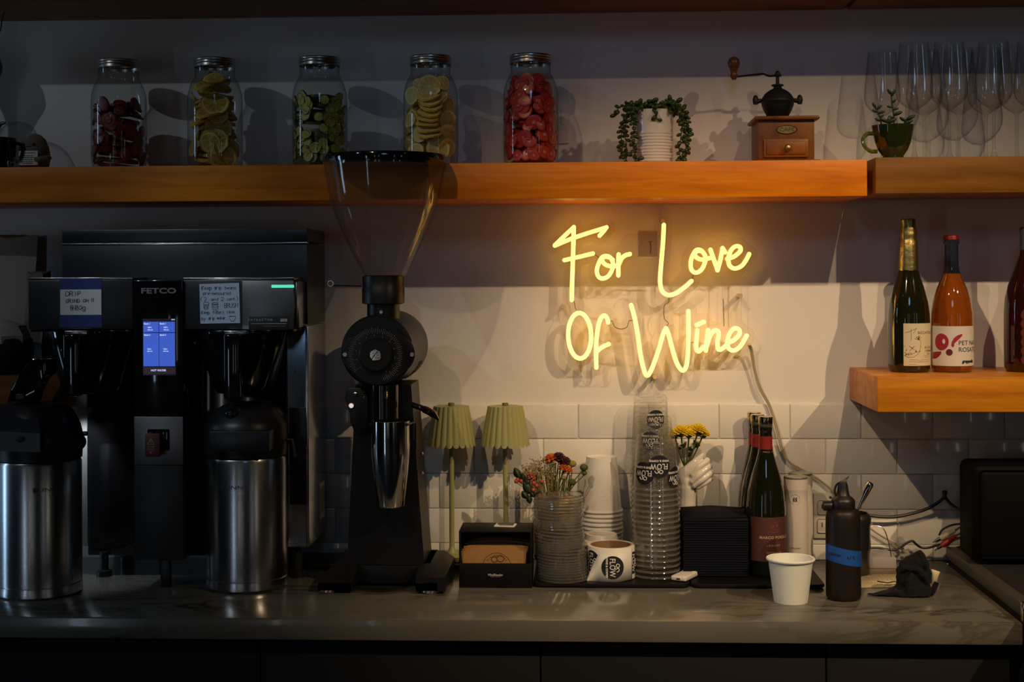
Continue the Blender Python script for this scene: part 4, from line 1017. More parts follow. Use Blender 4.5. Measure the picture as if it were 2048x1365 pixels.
b.tube([(xr_ + .0055 * math.cos(i * PI / 8), gy(YN - .02), zr_ + .0055 * math.sin(i * PI / 8)) for i in range(17)], .0012, 6)
b.tube([(xr_ + .004, gy(YN - .02), zr_ - .004), (gx(727, YN), gy(YN - .02), zc_(572.5))], .0012, 6); b.obj('shutter_pin', M_chrome, gr)
hop = [(41, 552), (46, 543), (58, 520), (71, 494), (84, 466), (96, 438), (105, 412), (111.5, 385), (116.5, 358), (120.5, 330), (122, 316)]
b = B(); b.lathe([(r * s3, zc_(v)) for r, v in hop], 64, 0, (gx(771, YN), gy(YN), 0), cap0=False, cap1=False)
b.obj('hopper', clear('hopper_plastic', (.90, .89, .87), (.60, .59, .56), 1.45, .07, 2.2, .45, .035), gr)
b = B(); b.lathe([(0, zc_(332)), (112 * s3, zc_(332)), (112 * s3, zc_(329)), (123 * s3, zc_(328)), (124 * s3, zc_(324)), (124 * s3, zc_(316)), (122 * s3, zc_(312)), (116 * s3, zc_(311.5)), (0, zc_(309))], 64, 0, (gx(771, YN), gy(YN), 0)); b.obj('hopper_lid', M_gloss, gr)
YS = -.325
b = B(); b.lathe([(30 * s3, gz(843, YS)), (30 * s3, gz(770, YS))], 32, 0, (gx(768, YS), gy(YS), 0)); b.obj('outlet_spout', M_gloss, gr)
rg = lambda cx, cy: (gx(600 + cx / 6.2, YS), gz(780 + cy / 6.2, YS))
b = B(); b.prism([rg(*q) for q in ((566, 105), (600, -30), (760, -30), (850, 100), (850, 560), (690, 540), (630, 400), (635, 270))], gy(YS - .012), gy(YS + .02), 0, .002); br = b.obj('clamp_bracket', M_gb, gr)
b = B(); q = rg(650, 190); b.lathe([(0, -.004), (.005, -.004), (.0072, -.001), (.0072, .002)], 8, 0, (q[0], gy(YS - .013), q[1]), 'Y'); q = rg(700, 40); b.ball((q[0], gy(YS - .014), q[1]), .005, 0, 10, 6); b.obj('bolt', M_chrome, br)
for (u, y0, y1) in ((732, 783, 798), (776, 784, 799)):
    b = B(); n = 40; b.tube([(gx(u, YS) + .0026 * math.cos(i * .785), gy(YS - .033) + .0026 * math.sin(i * .785), gz(y1, YS - .03) + (gz(y0, YS - .03) - gz(y1, YS - .03)) * i / n) for i in range(n + 1)], .0008, 5); b.obj('spring', M_chrome, gr)
b = B(); b.tube(smooth_path([(gx(825, YS), gy(-.32), gz(811, YS)), (gx(840, YS), gy(-.33), gz(815, YS)), (gx(855, YS), gy(-.335), gz(821, YS)), (gx(868, YS), gy(-.335), gz(829, YS)), (gx(878, YS), gy(-.335), gz(840, YS))], 5), [.006] * 8 + [.0075] * 8 + [.006, .005, .004, .003, .002], 10, flat=1.3); b.obj('clamp_lever', M_gloss, gr)
b = B(); b.tube([(gx(738, YS), gy(-.33), gz(880, YS)), (gx(738, YS), gy(-.33), gz(846, YS)), (gx(746, YS), gy(-.365), gz(846, YS))], .003, 8); b.tube([(gx(826, YS), gy(-.33), gz(880, YS)), (gx(826, YS), gy(-.33), gz(846, YS)), (gx(818, YS), gy(-.365), gz(846, YS))], .003, 8)
b.box(gx(735, YS), gx(829, YS), gy(-.301), gy(-.292), gz(905, YS), gz(850, YS)); b.obj('cup_holder', M_gb, gr)
# cup held by the grinder
p2 = at(781, 900, -.345); sq = sc(-.345, 781)
cz_ = lambda v: at(781, v, -.345).z
z0 = cz_(1013)
b = B(); b.lathe([(0, 0), (26.5 * sq, 0), (28.5 * sq, .003), (38.3 * sq, cz_(912) - z0), (39 * sq, cz_(900) - z0), (39 * sq, cz_(842) - z0), (40 * sq, cz_(841) - z0), (38 * sq, cz_(841) - z0), (37 * sq, cz_(905) - z0), (26 * sq, .004), (0, .003)], 56)
tag(b.obj('steel_cup', mat('polished_steel', (.72, .72, .73), .12, 1, bump=.05, bscale=8), None, (p2.x, -.345, z0)), 'tall polished steel cup hooked under the grinder spout', 'cup')
p2 = onz(763, 1180); b = B()
b.lathe([(0, .002), (.050, .002), (.064, .008), (.0665, .012), (.0655, .012), (.062, .0085), (.048, .0035), (0, .0035)], 48); o = b.obj('clear_saucer', clear('saucer_plastic', (.90, .90, .88), (.5, .5, .48), 1.45, .05, 2), None, (p2.x, p2.y + .012, ZC + .0003)); tag(o, 'shallow clear dish on the stone between the grinder feet', 'dish')

# ---- far left, behind the airpot
LLZ = at(60, 752, -LD).z
shelf('short wooden shelf end behind the far left airpot', -2.3, at(121, 780, -LD).x, LLZ, .07, LD, M_wood2)
def crumple(b, amp, seed, cuts=3):
    bmesh.ops.subdivide_edges(b.bm, edges=b.bm.edges[:], cuts=cuts, use_grid_fill=True)
    r = random.Random(seed)
    for v in b.bm.verts: v.co += Vector((r.uniform(-1, 1), r.uniform(-1, 1), r.uniform(-1, 1))) * amp
    return b
Yq = -.20; p3 = at(0, 745, Yq)
qx = lambda u: at(u, 650, Yq).x - p3.x
qz = lambda v: at(20, v, Yq).z - LLZ
bg = thing('paper_bag', 'crumpled pale paper bag standing on the far left shelf', 'bag', (p3.x, Yq, LLZ + .0004))
b = B(); crumple(b.box(qx(-90), qx(36), .10, .16, 0, qz(470)), .005, 4).obj('bag_body', mat('kraft_grey', (.36, .31, .26), .85), bg, ang=.2)
b = B(); crumple(b.box(qx(20), qx(58), .08, .13, .0, qz(545)), .004, 5).obj('side_gusset', mat('kraft_dark', (.16, .14, .12), .85), bg, ang=.2)
cf = thing('coffee_bag', 'black bag with a white crumpled top in front of the pale bag', 'bag', (p3.x, Yq - .02, LLZ + .0004))
b = B(); b.lathe([(0, 0), (.058, .002), (.066, .02), (.072, .05), (.066, .070), (.05, .085)], 20, 0, (qx(5), 0, 0), wob=lambda a, z: 1 + .05 * math.sin(5 * a + 80 * z)); b.obj('bag_body', M_blackm, cf)
b = B(); b.lathe([(.066, .064), (.066, .080), (.055, .100), (.03, .110), (0, .112)], 18, 0, (qx(2), -.002, 0), cap0=False, wob=lambda a, z: 1 + .05 * math.sin(7 * a + 50 * z)); b.obj('white_top', mat('white_wrap', (.62, .61, .60), .7), cf, ang=.25)
b = B(); crumple(b.box(qx(-20), qx(22), -.082, -.060, 0, .012), .003, 8).obj('white_hem', MATS['white_wrap'], cf, ang=.2)
# ================================================================== GLOWING SIGN
def cs(cx, cy): return (1080 + cx / 3.592, 420 + cy / 3.592)
def ellp(cx, cy, rx, ry, a0=0, a1=360, n=14, tilt=0):
    o = []
    for i in range(n + 1):
        a = math.radians(a0 + (a1 - a0) * i / n); x, y = rx * math.cos(a), ry * math.sin(a)
        o.append((cx + x * math.cos(tilt) - y * math.sin(tilt), cy + x * math.sin(tilt) + y * math.cos(tilt)))
    return o
SIGN = [
 ('F', [[(105, 256), (175, 188), (243, 124)], [(243, 124), (240, 250), (235, 400), (230, 540), (228, 648)], [(107, 257), (230, 205), (350, 165), (478, 126)], [(478, 126), (456, 155), (428, 186)], [(175, 362), (280, 338), (380, 314)]]),
 ('o', [smooth_path([(523, 360), (490, 334), (450, 338), (425, 378), (408, 435), (420, 480), (452, 494), (492, 475), (518, 430), (525, 385), (505, 345), (462, 338), (446, 356), (462, 388), (500, 404), (545, 404)], 4)]),
 ('r', [[(565, 320), (563, 400), (563, 472)], smooth_path([(563, 402), (585, 352), (612, 328), (646, 318)], 4)]),
 ('L', [smooth_path([(890, 108), (884, 230), (874, 350), (865, 460), (864, 530), (880, 588), (925, 613), (980, 598), (1040, 555), (1088, 512)], 4)]),
 ('o', [smooth_path([(1185, 325), (1160, 293), (1125, 288), (1098, 325), (1083, 375), (1088, 430), (1120, 452), (1158, 432), (1183, 385), (1188, 335), (1165, 300), (1130, 296), (1112, 318), (1128, 345), (1170, 358), (1225, 345)], 4)]),
 ('v', [[(1225, 287), (1250, 360), (1276, 434)], [(1276, 434), (1296, 360), (1312, 275)], [(1312, 275), (1330, 305)]]),
 ('e', [smooth_path([(1345, 352), (1395, 335), (1438, 298), (1438, 268), (1405, 262), (1372, 292), (1354, 350), (1362, 400), (1400, 422), (1450, 402), (1484, 355), (1503, 318)], 4)]),
 ('O', [ellp(285, 905, 83, 164, 0, 360, 26, -.03)]),
 ('f', [smooth_path([(490, 810), (481, 776), (458, 760), (431, 792), (413, 870), (404, 960), (403, 1050), (405, 1134)], 4), smooth_path([(405, 1022), (445, 988), (493, 966)], 3)]),
 ('W', [smooth_path([(655, 685), (682, 785), (702, 900), (722, 1040), (745, 1145), (768, 1192), (800, 1150), (850, 1015), (884, 895), (905, 852)], 4), smooth_path([(905, 852), (925, 900), (952, 1005), (985, 1105), (1022, 1155), (1050, 1128), (1062, 1040), (1066, 900), (1066, 728)], 4)]),
 ('i', [smooth_path([(1130, 866), (1124, 935), (1122, 995), (1140, 1018), (1172, 985)], 4), [(1125, 829), (1176, 806)]]),
 ('n', [smooth_path([(1208, 864), (1198, 940), (1192, 1012)], 3), smooth_path([(1196, 985), (1222, 905), (1258, 866), (1284, 886), (1275, 950), (1283, 1005), (1320, 990), (1352, 955)], 4)]),
 ('e', [smooth_path([(1345, 958), (1395, 935), (1432, 895), (1430, 862), (1398, 852), (1365, 885), (1346, 945), (1356, 996), (1395, 1011), (1440, 980), (1485, 905)], 4)]),
]
YSG = -.052
o_ = at(*cs(800, 640), YSG)
sign = thing('neon_sign', 'glowing warm yellow neon sign reading For Love Of Wine', 'sign', (o_.x, 0, o_.z))
def sg(cx, cy, Y=YSG):
    q = at(*cs(cx, cy), YSG); return (q.x - o_.x, Y, q.z - o_.z)
M_neon = mat('neon_light', (.9, .75, .4), .5, emit=(1.0, .53, .085), estr=4.0)
M_hous = mat('neon_housing', (.75, .68, .50), .5)
for ch, ls in SIGN:
    b = B()
    for l in ls:
        b.tube([sg(*q) for q in l], .0046, 10)
        for e in (l[0], l[-1]): b.ball(sg(*e), .0046, 0, 10, 6)
    L0 = b.obj('neon_letter', M_neon, sign)
    b = B()
    for l in ls: b.tube([sg(q[0], q[1], -.0425) for q in l], .0040, 8)
    b.obj('tube_backing', M_hous, L0)
# clear acrylic backing cut around the words
pts = []
def addl(l, r, step=8):
    for a, c in zip(l[:-1], l[1:]):
        n = max(1, int(math.hypot(c[0] - a[0], c[1] - a[1]) / step))
        for i in range(n + 1): pts.append((a[0] + (c[0] - a[0]) * i / n, a[1] + (c[1] - a[1]) * i / n, r))
for ch, ls in SIGN:
    for l in ls: addl(l, 62)
for l, r in (([(240, 640), (270, 760)], 70), ([(400, 330), (420, 400)], 60), ([(560, 420), (860, 430)], 75), ([(660, 250), (860, 250)], 80), ([(900, 600), (900, 860)], 60), ([(1000, 560), (1080, 470)], 60), ([(480, 860), (680, 860)], 45), ([(1385, 420), (1385, 880)], 70), ([(1090, 420), (1150, 420)], 60), ([(500, 960), (700, 1000)], 60), ([(690, 620), (690, 700)], 60), ([(1080, 1000), (1130, 1000)], 60)):
    addl(l, r)
PA = np.array(pts); gstep = 9
gx_ = np.arange(-30, 1660, gstep); gy_ = np.arange(0, 1330, gstep)
GXX, GYY = np.meshgrid(gx_, gy_)
D_ = np.full(GXX.shape, 1e9)
for i in range(0, len(PA), 64):
    q = PA[i:i + 64]
    D_ = np.minimum(D_, (np.sqrt((GXX[..., None] - q[:, 0]) ** 2 + (GYY[..., None] - q[:, 1]) ** 2) - q[:, 2]).min(-1))
segs = {}
def edge(i, j, k):   # k 0: (i,j)-(i,j+1)   1: (i,j)-(i+1,j)
    a = D_[i, j]; i2, j2 = (i, j + 1) if k == 0 else (i + 1, j); c = D_[i2, j2]; t = a / (a - c)
    return (gx_[j] + (gx_[j2] - gx_[j]) * t, gy_[i] + (gy_[i2] - gy_[i]) * t)
adj = {}
for i in range(D_.shape[0] - 1):
    for j in range(D_.shape[1] - 1):
        s4 = (D_[i, j] < 0, D_[i, j + 1] < 0, D_[i + 1, j + 1] < 0, D_[i + 1, j] < 0)
        if all(s4) or not any(s4): continue
        es = []
        if s4[0] != s4[1]: es.append((i, j, 0))
        if s4[1] != s4[2]: es.append((i, j + 1, 1))
        if s4[2] != s4[3]: es.append((i + 1, j, 0))
        if s4[3] != s4[0]: es.append((i, j, 1))
        for q in range(0, len(es) - 1, 2):
            adj.setdefault(es[q], []).append(es[q + 1]); adj.setdefault(es[q + 1], []).append(es[q])
b = B(); VV = {k: b.bm.verts.new(sg(*edge(*k), -.036)) for k in adj}
done = set()
for k, ns in adj.items():
    for n in ns:
        if (n, k) not in done and (k, n) not in done:
            done.add((k, n)); b.bm.edges.new((VV[k], VV[n]))
r = bmesh.ops.triangle_fill(b.bm, use_beauty=True, use_dissolve=False, edges=b.bm.edges[:])
fs = [f for f in b.bm.faces]
r = bmesh.ops.extrude_face_region(b.bm, geom=fs)
bmesh.ops.translate(b.bm, vec=(0, .005, 0), verts=[v for v in r['geom'] if isinstance(v, bmesh.types.BMVert)])
bmesh.ops.recalc_face_normals(b.bm, faces=b.bm.faces)
for f in b.bm.faces:
    f.normal_update()
    if abs(f.normal.y) < .5: f.material_index = 1
b.obj('acrylic_backing', [clear('acrylic', (.992, .99, .985), (.80, .77, .70), 1.45, .04, 2.0, .3, .006, .025), clear('acrylic_edge', (.75, .70, .58), (.55, .50, .38), 1.45, .10, 2.0, .5, .45, .08)], sign, ang=.5)
for q in ((162, 698), (1446, 618), (828, 1206), (885, 72)):
    c = sg(*q); b = B(); b.lathe([(0, -.040), (.0045, -.040), (.0050, -.038), (.0050, -.0005), (0, -.0005)], 14, 0, (c[0], 0, c[2]), 'Y'); b.obj('standoff', mat('standoff_clear', (.55, .48, .34), .2), sign)
M_wire = mat('thin_wire', (.16, .10, .03), .5)
for l in ([(243, 655), (252, 700), (262, 722)], [(390, 318), (408, 330), (425, 345)], [(1103, 470), (1098, 490), (1092, 505)], [(928, 632), (925, 665), (895, 690), (895, 780), (925, 815), (908, 840)], [(500, 810), (520, 800), (535, 840), (580, 858), (625, 845), (640, 800), (675, 800)], [(1085, 955), (1110, 955)], [(1320, 640), (1325, 840)], [(385, 945), (398, 945)]):
    b = B(); b.tube(smooth_path([sg(q[0], q[1], -.040) for q in l], 4), .0009, 5); b.obj('wire', M_wire, sign)
# cord of the sign
M_cord = mat('clear_cord', (.46, .40, .30), .35)
cp_ = [(1497, 690, -.036), (1502, 705, -.024), (1508, 740, -.016), (1519, 778, -.016), (1538, 812, -.016), (1552, 855, -.018), (1562, 895, -.018), (1574, 920, -.018), (1600, 940, -.018), (1640, 962, -.018), (1668, 985, -.02), (1700, 1020, -.02), (1742, 1058, -.02), (1790, 1090, -.02), (1812, 1106, -.028)]
b = B(); path = smooth_path([tuple(at(*q) - Vector((o_.x, 0, o_.z))) for q in cp_], 5); b.tube(path, .0022, 7)
b.tube([(x + .0032, y - .001, z + .002 * math.sin(i * .5)) for i, (x, y, z) in enumerate(path)], .0020, 7); b.obj('power_cord', M_cord, sign)
p = at(1296, 488, 0)
t = thing('wall_patch', 'small square mauve wall patch behind the sign letters', 'patch', (p.x, 0, p.z))
b = B(); b.box(-.0205, .0205, -.003, -.0003, -.028, .027, 0, .001); b.obj('patch', mat('mauve_patch', (.42, .36, .40), .6), t)
b = B(); b.tube([(.0, -.0033, .004), (.009, -.0033, .005)], .0007, 5); b.tube([(.005, -.0033, .004), (.006, -.0033, -.008), (.005, -.0033, -.022)], .0012, 5); b.obj('scratch', mat('scratch_brown', (.18, .12, .05), .7), t)
# ================================================================== MIDDLE OF THE WORKTOP
TZP = .009                                     # tray height
# black strip along the wall, and two trays
b = B(); xa, xb = at(560, 1100, -.08).x, at(1062, 1100, -.08).x
b.box(xa, xb, -.135, -.012, ZC + .0003, ZC + .0125, 0, .003); tag(b.obj('black_board', M_black), 'long flat black board along the tiles under the table lamps', 'board')
LBZ = ZC + .0125
def tray(x0, x1, label):
    b = B(); y0, y1 = -.302, -.014; r = .018; n = 6; ol = []
    for cx, cy, a0 in ((x1 - r, y1 - r, 0), (x0 + r, y1 - r, 90), (x0 + r, y0 + r, 180), (x1 - r, y0 + r, 270)):
        for i in range(n + 1):
            a = math.radians(a0 + 90 * i / n); ol.append((cx + r * math.cos(a), cy + r * math.sin(a)))
    mx, my = (x0 + x1) / 2, (y0 + y1) / 2
    def ring(k, z): return [(mx + (x - mx) * (1 - k / abs(x1 - mx)), my + (y - my) * (1 - k / abs(y1 - my)), ZC + z) for x, y in ol]
    b.grid([ring(.004, .0004), ring(0, .003), ring(0, TZP - .002), ring(.002, TZP), ring(.006, TZP - .0005)], 0, True, True, True)
    return tag(b.obj('serving_tray', mat('tray_black', (.004, .004, .005), .5, spec=.2)), label, 'tray', 'black trays on the worktop')
TY = -.302
tray(at(1066, 1170, TY).x, at(1381, 1170, TY).x, 'flat black tray under the cups and clear lids')
tray(at(1384, 1170, TY).x, at(1652, 1170, TY).x, 'flat black tray under the napkins and red wine')
TT = ZC + TZP + .0003

# ---- pleated table lamps
M_olive = mat('olive_metal', (.36, .36, .15), .45)
def lamp_make(px, label):
    Y = -.072; p = at(px, 1000, Y); s = sc(Y, px)
    t = thing('table_lamp', label, 'lamp', (p.x, Y, LBZ + .0003), None, 'green pleated table lamps')
    z = lambda v: at(px, v, Y).z - LBZ
    b = B(); NP, K = 22, 6; zt, zb = z(813), z(886); rt, rb = .0385, .0535
    rows = []
    for j in range(9):
        f = j / 8; row = []
        for i in range(NP * K):
            u = (i % K) / K * 2 - 1; a = 2 * PI * i / (NP * K)
            r = (rt + (rb - rt) * f) * (1 - .055 * (abs(u) ** 1.7))
            zz = zt + (zb - zt) * f - (f ** 6) * .0075 * math.sqrt(max(0, 1 - u * u))
            row.append((r * math.cos(a), r * math.sin(a), zz))
        rows.append(row)
    b.grid(rows, 0, True); b.lathe([(0, zt + .001), (rt * .96, zt)], NP * K, cap1=False); b.obj('lamp_shade', M_olive, t, ang=.5)
    b = B(); b.lathe([(0, z(806.5)), (.0065, z(806.5)), (.0068, z(808)), (.0068, zt + .001), (.004, zt)], 18); b.obj('switch_knob', mat('olive_dark', (.16, .15, .06), .5), t)
    b = B(); b.lathe([(.0055, .008), (.0055, zt)], 18); b.obj('pole', M_olive, t)
    b = B(); b.lathe([(0, 0), (.051, 0), (.053, .002), (.053, .006), (.050, .009), (.012, .012), (.0075, .018), (.0055, .026)], 36); b.obj('base', M_olive, t)
    return t
lamp_make(903.5, 'green pleated table lamp nearest the grinder'); lamp_make(1011.5, 'green pleated table lamp beside the flower bouquet')

# ---- sleeve box
YO = -.306; p = at(991, 1177, YO); s = sc(YO, 991)
bx = thing('sleeve_box', 'open-fronted black organizer box holding kraft cup sleeves', 'box', (p.x, YO, ZC + .0003))
W2 = 73 * s; Hh = at(991, 1063, YO).z - ZC; fz = at(991, 1128, YO).z - ZC; dp = .098; th_ = .004
b = B()
b.box(-W2, W2, 0, th_, 0, fz, 0, .0015); b.box(-W2, W2, dp - th_, dp, 0, Hh, 0, .0015); b.box(-W2, W2, .001, dp - .001, 0, th_, 0, .001)
b.box(-W2, -W2 + th_, .001, dp - .001, .001, Hh - .001, 0, .0015); b.box(W2 - th_, W2, .001, dp - .001, .001, Hh - .001, 0, .0015); b.box(-W2, W2, .001, dp, Hh - th_, Hh, 0, .0015)
b.obj('body', mat('organizer_black', (.004, .004, .005), .45, spec=.2), bx)
text('MindReader', .0044, mat('logo_pale', (.40, .40, .40), .5), bx, (0, -.0006, at(991, 1151, YO).z - ZC), bold=.0002)
text('ORGANIZE YOUR DAY', .0012, MATS['logo_pale'], bx, (0, -.0006, at(991, 1154.7, YO).z - ZC), space=1.2)
M_kraft = mat('kraft', (.36, .19, .065), .8, var=.15, vscale=60)
def sleeve(dx, dy, dz, tilt):
    b = B(); w = .0655; pts = []
    n = 12
    for i in range(n + 1): u = -1 + 2 * i / n; pts.append((u * w, .066 + .0065 * (1 - u * u)))
    for i in range(n + 1): u = 1 - 2 * i / n; pts.append((u * w * .92, .004 + .0065 * (1 - u * u)))
    b.prism(pts, -.0012, .0012)
    o = b.obj('cup_sleeve', M_kraft, None, (p.x + dx, YO + dy, ZC + th_ + .0006 + dz), (tilt, 0, 0)); return o
sl = [sleeve(-.004, .016, .000, .0), sleeve(-.003, .023, .003, -.02), sleeve(-.001, .032, .007, -.02), sleeve(.002, .042, .012, -.02), sleeve(.004, .053, .015, -.02), sleeve(.003, .066, .015, -.02)]
for i, o in enumerate(sl):
    tag(o, ['frontmost kraft cup sleeve printed with a dark round logo', 'kraft cup sleeve right behind the printed front one', 'third kraft cup sleeve from the front of the box', 'fourth kraft cup sleeve from the front of the box', 'fifth kraft cup sleeve from the front of the box', 'rearmost kraft cup sleeve in the black box'][i], 'cup sleeve', 'kraft cup sleeves in the black box')
M_kink = mat('kraft_ink', (.10, .04, .015), .7); f0 = lambda x, y: ((x - .004 * 0) , -.0016, y)
zc0 = .020; el = lambda cx, cy, rx, ry, a0=0, a1=360: [(cx + rx * math.cos(math.radians(a0 + (a1 - a0) * i / 24)), cy + ry * math.sin(math.radians(a0 + (a1 - a0) * i / 24))) for i in range(25)]
strokes([el(.006, .034, .029, .029, 8, 172)], .0005, M_kink, sl[0], f0); strokes([el(.001, .050, .0058, .0056), el(.0135, .0515, .0072, .0062, -150, 200)], .0010, M_kink, sl[0], f0)
text('ALHAMBRA CA', .0036, M_kink, sl[0], (.006, -.0016, .034), arc=.0235, space=1.5)
c0 = onz(1011, 1053, ZC + Hh); b = B(); b.box(-.021, .021, -.016, .016, .0005, .003, 0, .0004); cdo = b.obj('sticker_card', M_white, None, (c0.x, c0.y, ZC + Hh + .0002), (0, 0, -.12)); tag(cdo, 'small black and white card lying on top of the organizer box', 'card')
b = B(); b.box(-.017, .017, -.001, .011, .0028, .0034); b.box(-.012, .018, -.012, -.006, .0028, .0034); b.obj('print', M_ink, cdo)

# ---- flower bouquet in dark vase
Yv = -.105; p = at(1106, 1100, Yv); s = sc(Yv, 1106)
fl = thing('flower_bouquet', 'dried mixed bouquet of orange blooms and pink berries in a dark vase', 'flowers', (p.x, Yv, TT))
fx = lambda cx, cy, y=0: ((1020 + cx / 11.375 - 1106) * s, y, at(1106, 890 + cy / 11.375, Yv).z - TT)
b = B(); b.lathe([(0, 0), (.030, .001), (.040, .012), (.047, .05), (.046, .085), (.036, .104), (.030, .108), (.032, .112), (.028, .112), (.028, .10), (0, .09)], 32); b.obj('vase', mat('vase_maroon', (.035, .012, .014), .25, coat=.4), fl)
M_sg = mat('stem_green', (.10, .10, .030), .6); M_lg = mat('leaf_dark', (.018, .035, .012), .5)
rnd = random.Random(4)
def stem(x, y, d=0, r=.0012, m=M_sg):
    e = Vector(fx(x, y, d)); b = B(); b.tube(smooth_path([(e.x * .12, d * .3, .085), (e.x * .55, d * .8, (e.z + .10) / 2 + .012), tuple(e)], 4), r, 5); b.obj('stem', m, fl); return e
def bloom(x, y, m, r=.013, n=34, d=-.02, flat=.7, nm='bloom'):
    e = stem(x, y + 60, d); e = Vector(fx(x, y, d)); b = B()
    for i in range(n):
        a = i * 2.4; el_ = 1.35 - 1.9 * i / n
        dr = Vector((math.cos(a) * math.cos(el_), math.sin(a) * math.cos(el_), math.sin(el_)))
        q = dr.to_track_quat('Z', 'Y').to_matrix()
        b.ball(e + Vector((dr.x, dr.y, dr.z * flat)) * r * .62, r * .42, 0, 6, 4, (.75, .30, 1), q)
    return b.obj(nm, m, fl, ang=.6)
M_or = mat('petal_orange', (.55, .12, .015), .6, var=.5, vscale=200); M_dr = mat('petal_dark', (.06, .010, .016), .6, var=.5, vscale=200); M_pk = mat('petal_coral', (.50, .10, .06), .6, var=.4, vscale=200); M_yg = mat('bud_green', (.26, .24, .03), .6, bump=.6, bscale=500)
bloom(955, 300, M_or, .0155); bloom(1240, 500, M_or, .013); bloom(1340, 560, M_or, .0105); bloom(495, 705, M_pk, .0125); bloom(1120, 275, M_dr, .0155, 40); bloom(1260, 370, M_dr, .0145, 40, -.015); bloom(1060, 330, M_dr, .012, 34, -.012)
bloom(1030, 1060, mat('petal_red', (.36, .03, .02), .6), .007, 24, -.035)
for (x, y, r, m) in ((1435, 410, .0085, M_yg), (1420, 820, .0085, mat('bud_dark', (.07, .085, .02), .6, bump=.6, bscale=500)), (1690, 490, .009, MATS['bud_dark']), (1700, 620, .006, MATS['bud_dark']), (1230, 730, .0055, M_yg), (1010, 440, .005, M_yg)):
    e = stem(x, y + 40, -.018); b = B(); e = Vector(fx(x, y, -.018)); b.ball(e, r, 0, 12, 8, (1, 1, .85)); b.obj('bud', m, fl)
M_by = mat('berry_pink', (.42, .07, .05), .35, coat=.3)
for (x, y) in ((195, 755), (275, 785), (745, 795), (625, 890), (550, 985), (165, 790), (560, 830)):
    e = stem(x, y + 25, -.03, .0009); b = B(); b.ball(Vector(fx(x, y, -.03)), .0048, 0, 10, 8); b.obj('berry', M_by, fl)
def leaf(x0, y0, x1, y1, w, d=-.03):
    a, c = Vector(fx(x0, y0, d)), Vector(fx(x1, y1, d)); b = B(); t_ = (c - a); nrm = t_.cross(Vector((0, 1, 0))).normalized(); rows = []
    for i in range(7):
        f = i / 6; q = a + t_ * f; ww = w * math.sin(PI * min(.98, f * .92 + .05)) ; rows.append([q - nrm * ww, q + Vector((0, -.003, 0)), q + nrm * ww])
    b.grid(rows); o = b.obj('leaf', M_lg, fl); o.modifiers.new('th', 'SOLIDIFY').thickness = .0008
leaf(250, 740, 125, 480, .0085); leaf(330, 780, 300, 600, .006); leaf(500, 1080, 330, 800, .010); leaf(420, 1180, 290, 1010, .008); leaf(480, 1290, 430, 1100, .007); leaf(560, 1150, 490, 1010, .006); leaf(930, 1150, 1000, 980, .005); leaf(600, 1200, 700, 1000, .007, -.034); leaf(700, 1230, 640, 1050, .007, -.034); leaf(820, 1200, 860, 1020, .006, -.034); leaf(380, 900, 420, 700, .008); leaf(1500, 1230, 1620, 1050, .006, -.02); leaf(540, 900, 640, 640, .006, -.02)
M_dry = mat('dry_sprig', (.33, .25, .10), .7)
b = B()
for i in range(110):
    x, y = rnd.uniform(330, 1000), 0; y = rnd.uniform(300, 900) if x > 520 else rnd.uniform(450, 800)
    e = Vector(fx(x, y, rnd.uniform(-.03, .012))); m_ = Vector((e.x * .5, e.y, .13)); b.tube([(e.x * .1, 0, .095), tuple(m_), tuple(e)], .0005, 4)
    for k in range(7): b.ball(e + Vector((rnd.uniform(-.007, .007), rnd.uniform(-.004, .004), rnd.uniform(-.008, .004))), rnd.uniform(.0009, .0018), 0, 5, 4)
o = b.obj('dried_sprigs', M_dry, fl); o['kind'] = 'stuff'
b = B()
for i in range(44):
    x, y = rnd.uniform(880, 1450), rnd.uniform(550, 950); e = Vector(fx(x, y, rnd.uniform(-.03, .01))); b.tube([(e.x * .25, 0, .095), (e.x * .7, e.y, .12), tuple(e)], .0009, 5)
b.obj('stem_bundle', M_sg, fl)

# ---- clear dome lids
M_pet = clear('clear_plastic', (.990, .988, .982), (.80, .79, .75), 1.5, .05, 4, .60, .014, .03)
M_pet2 = clear('clear_plastic_lid', (.975, .973, .965), (.80, .79, .76), 1.5, .13, 3, 1.0, .022, .10)
b = B(); wv = lambda a, z: 1 + (.012 * math.cos(36 * a) if z < .004 else 0)
M_lrim = clear('lid_rim_plastic', (.88, .875, .86), (.62, .61, .58), 1.5, .10, 3, .9, .14, .12)
b.lathe([(.0490, .0004), (.0497, .0), (.0507, .0012), (.0502, .0030), (.0480, .0043)], 72, 1, cap0=False, cap1=False, wob=wv)
b.lathe([(.0480, .0043), (.0470, .0090), (.0440, .0105), (.0300, .0110), (.012, .0108), (.0, .0108)], 72, cap0=False, wob=wv)
lid_me = b.mesh('cup_cover', [M_pet2, M_lrim], .35)
p = onz(1126, 1158, TT); x, y = p.x, p.y
NL = 31
for i in range(NL):
    f = i / (NL - 1); xx = x - .0085 * min(1, f * 1.4); yy = y + .004 * f
    o = inst('cup_cover', lid_me, None, (xx + .0007 * math.sin(i * 2.1), yy, TT + .0002 + .00535 * i), (-.03 * f, .06 * math.sin(f * 2.2) * (1 if f < .8 else .6), i * .7))
    tag(o, 'clear plastic cup lid at the wavy top of the lid stack' if i == NL - 1 else ('clear plastic cup lid at the very bottom of the lid stack' if i == 0 else 'clear plastic cup lid nested inside the leaning lid stack'), 'lid', 'clear lids in the leaning stack')

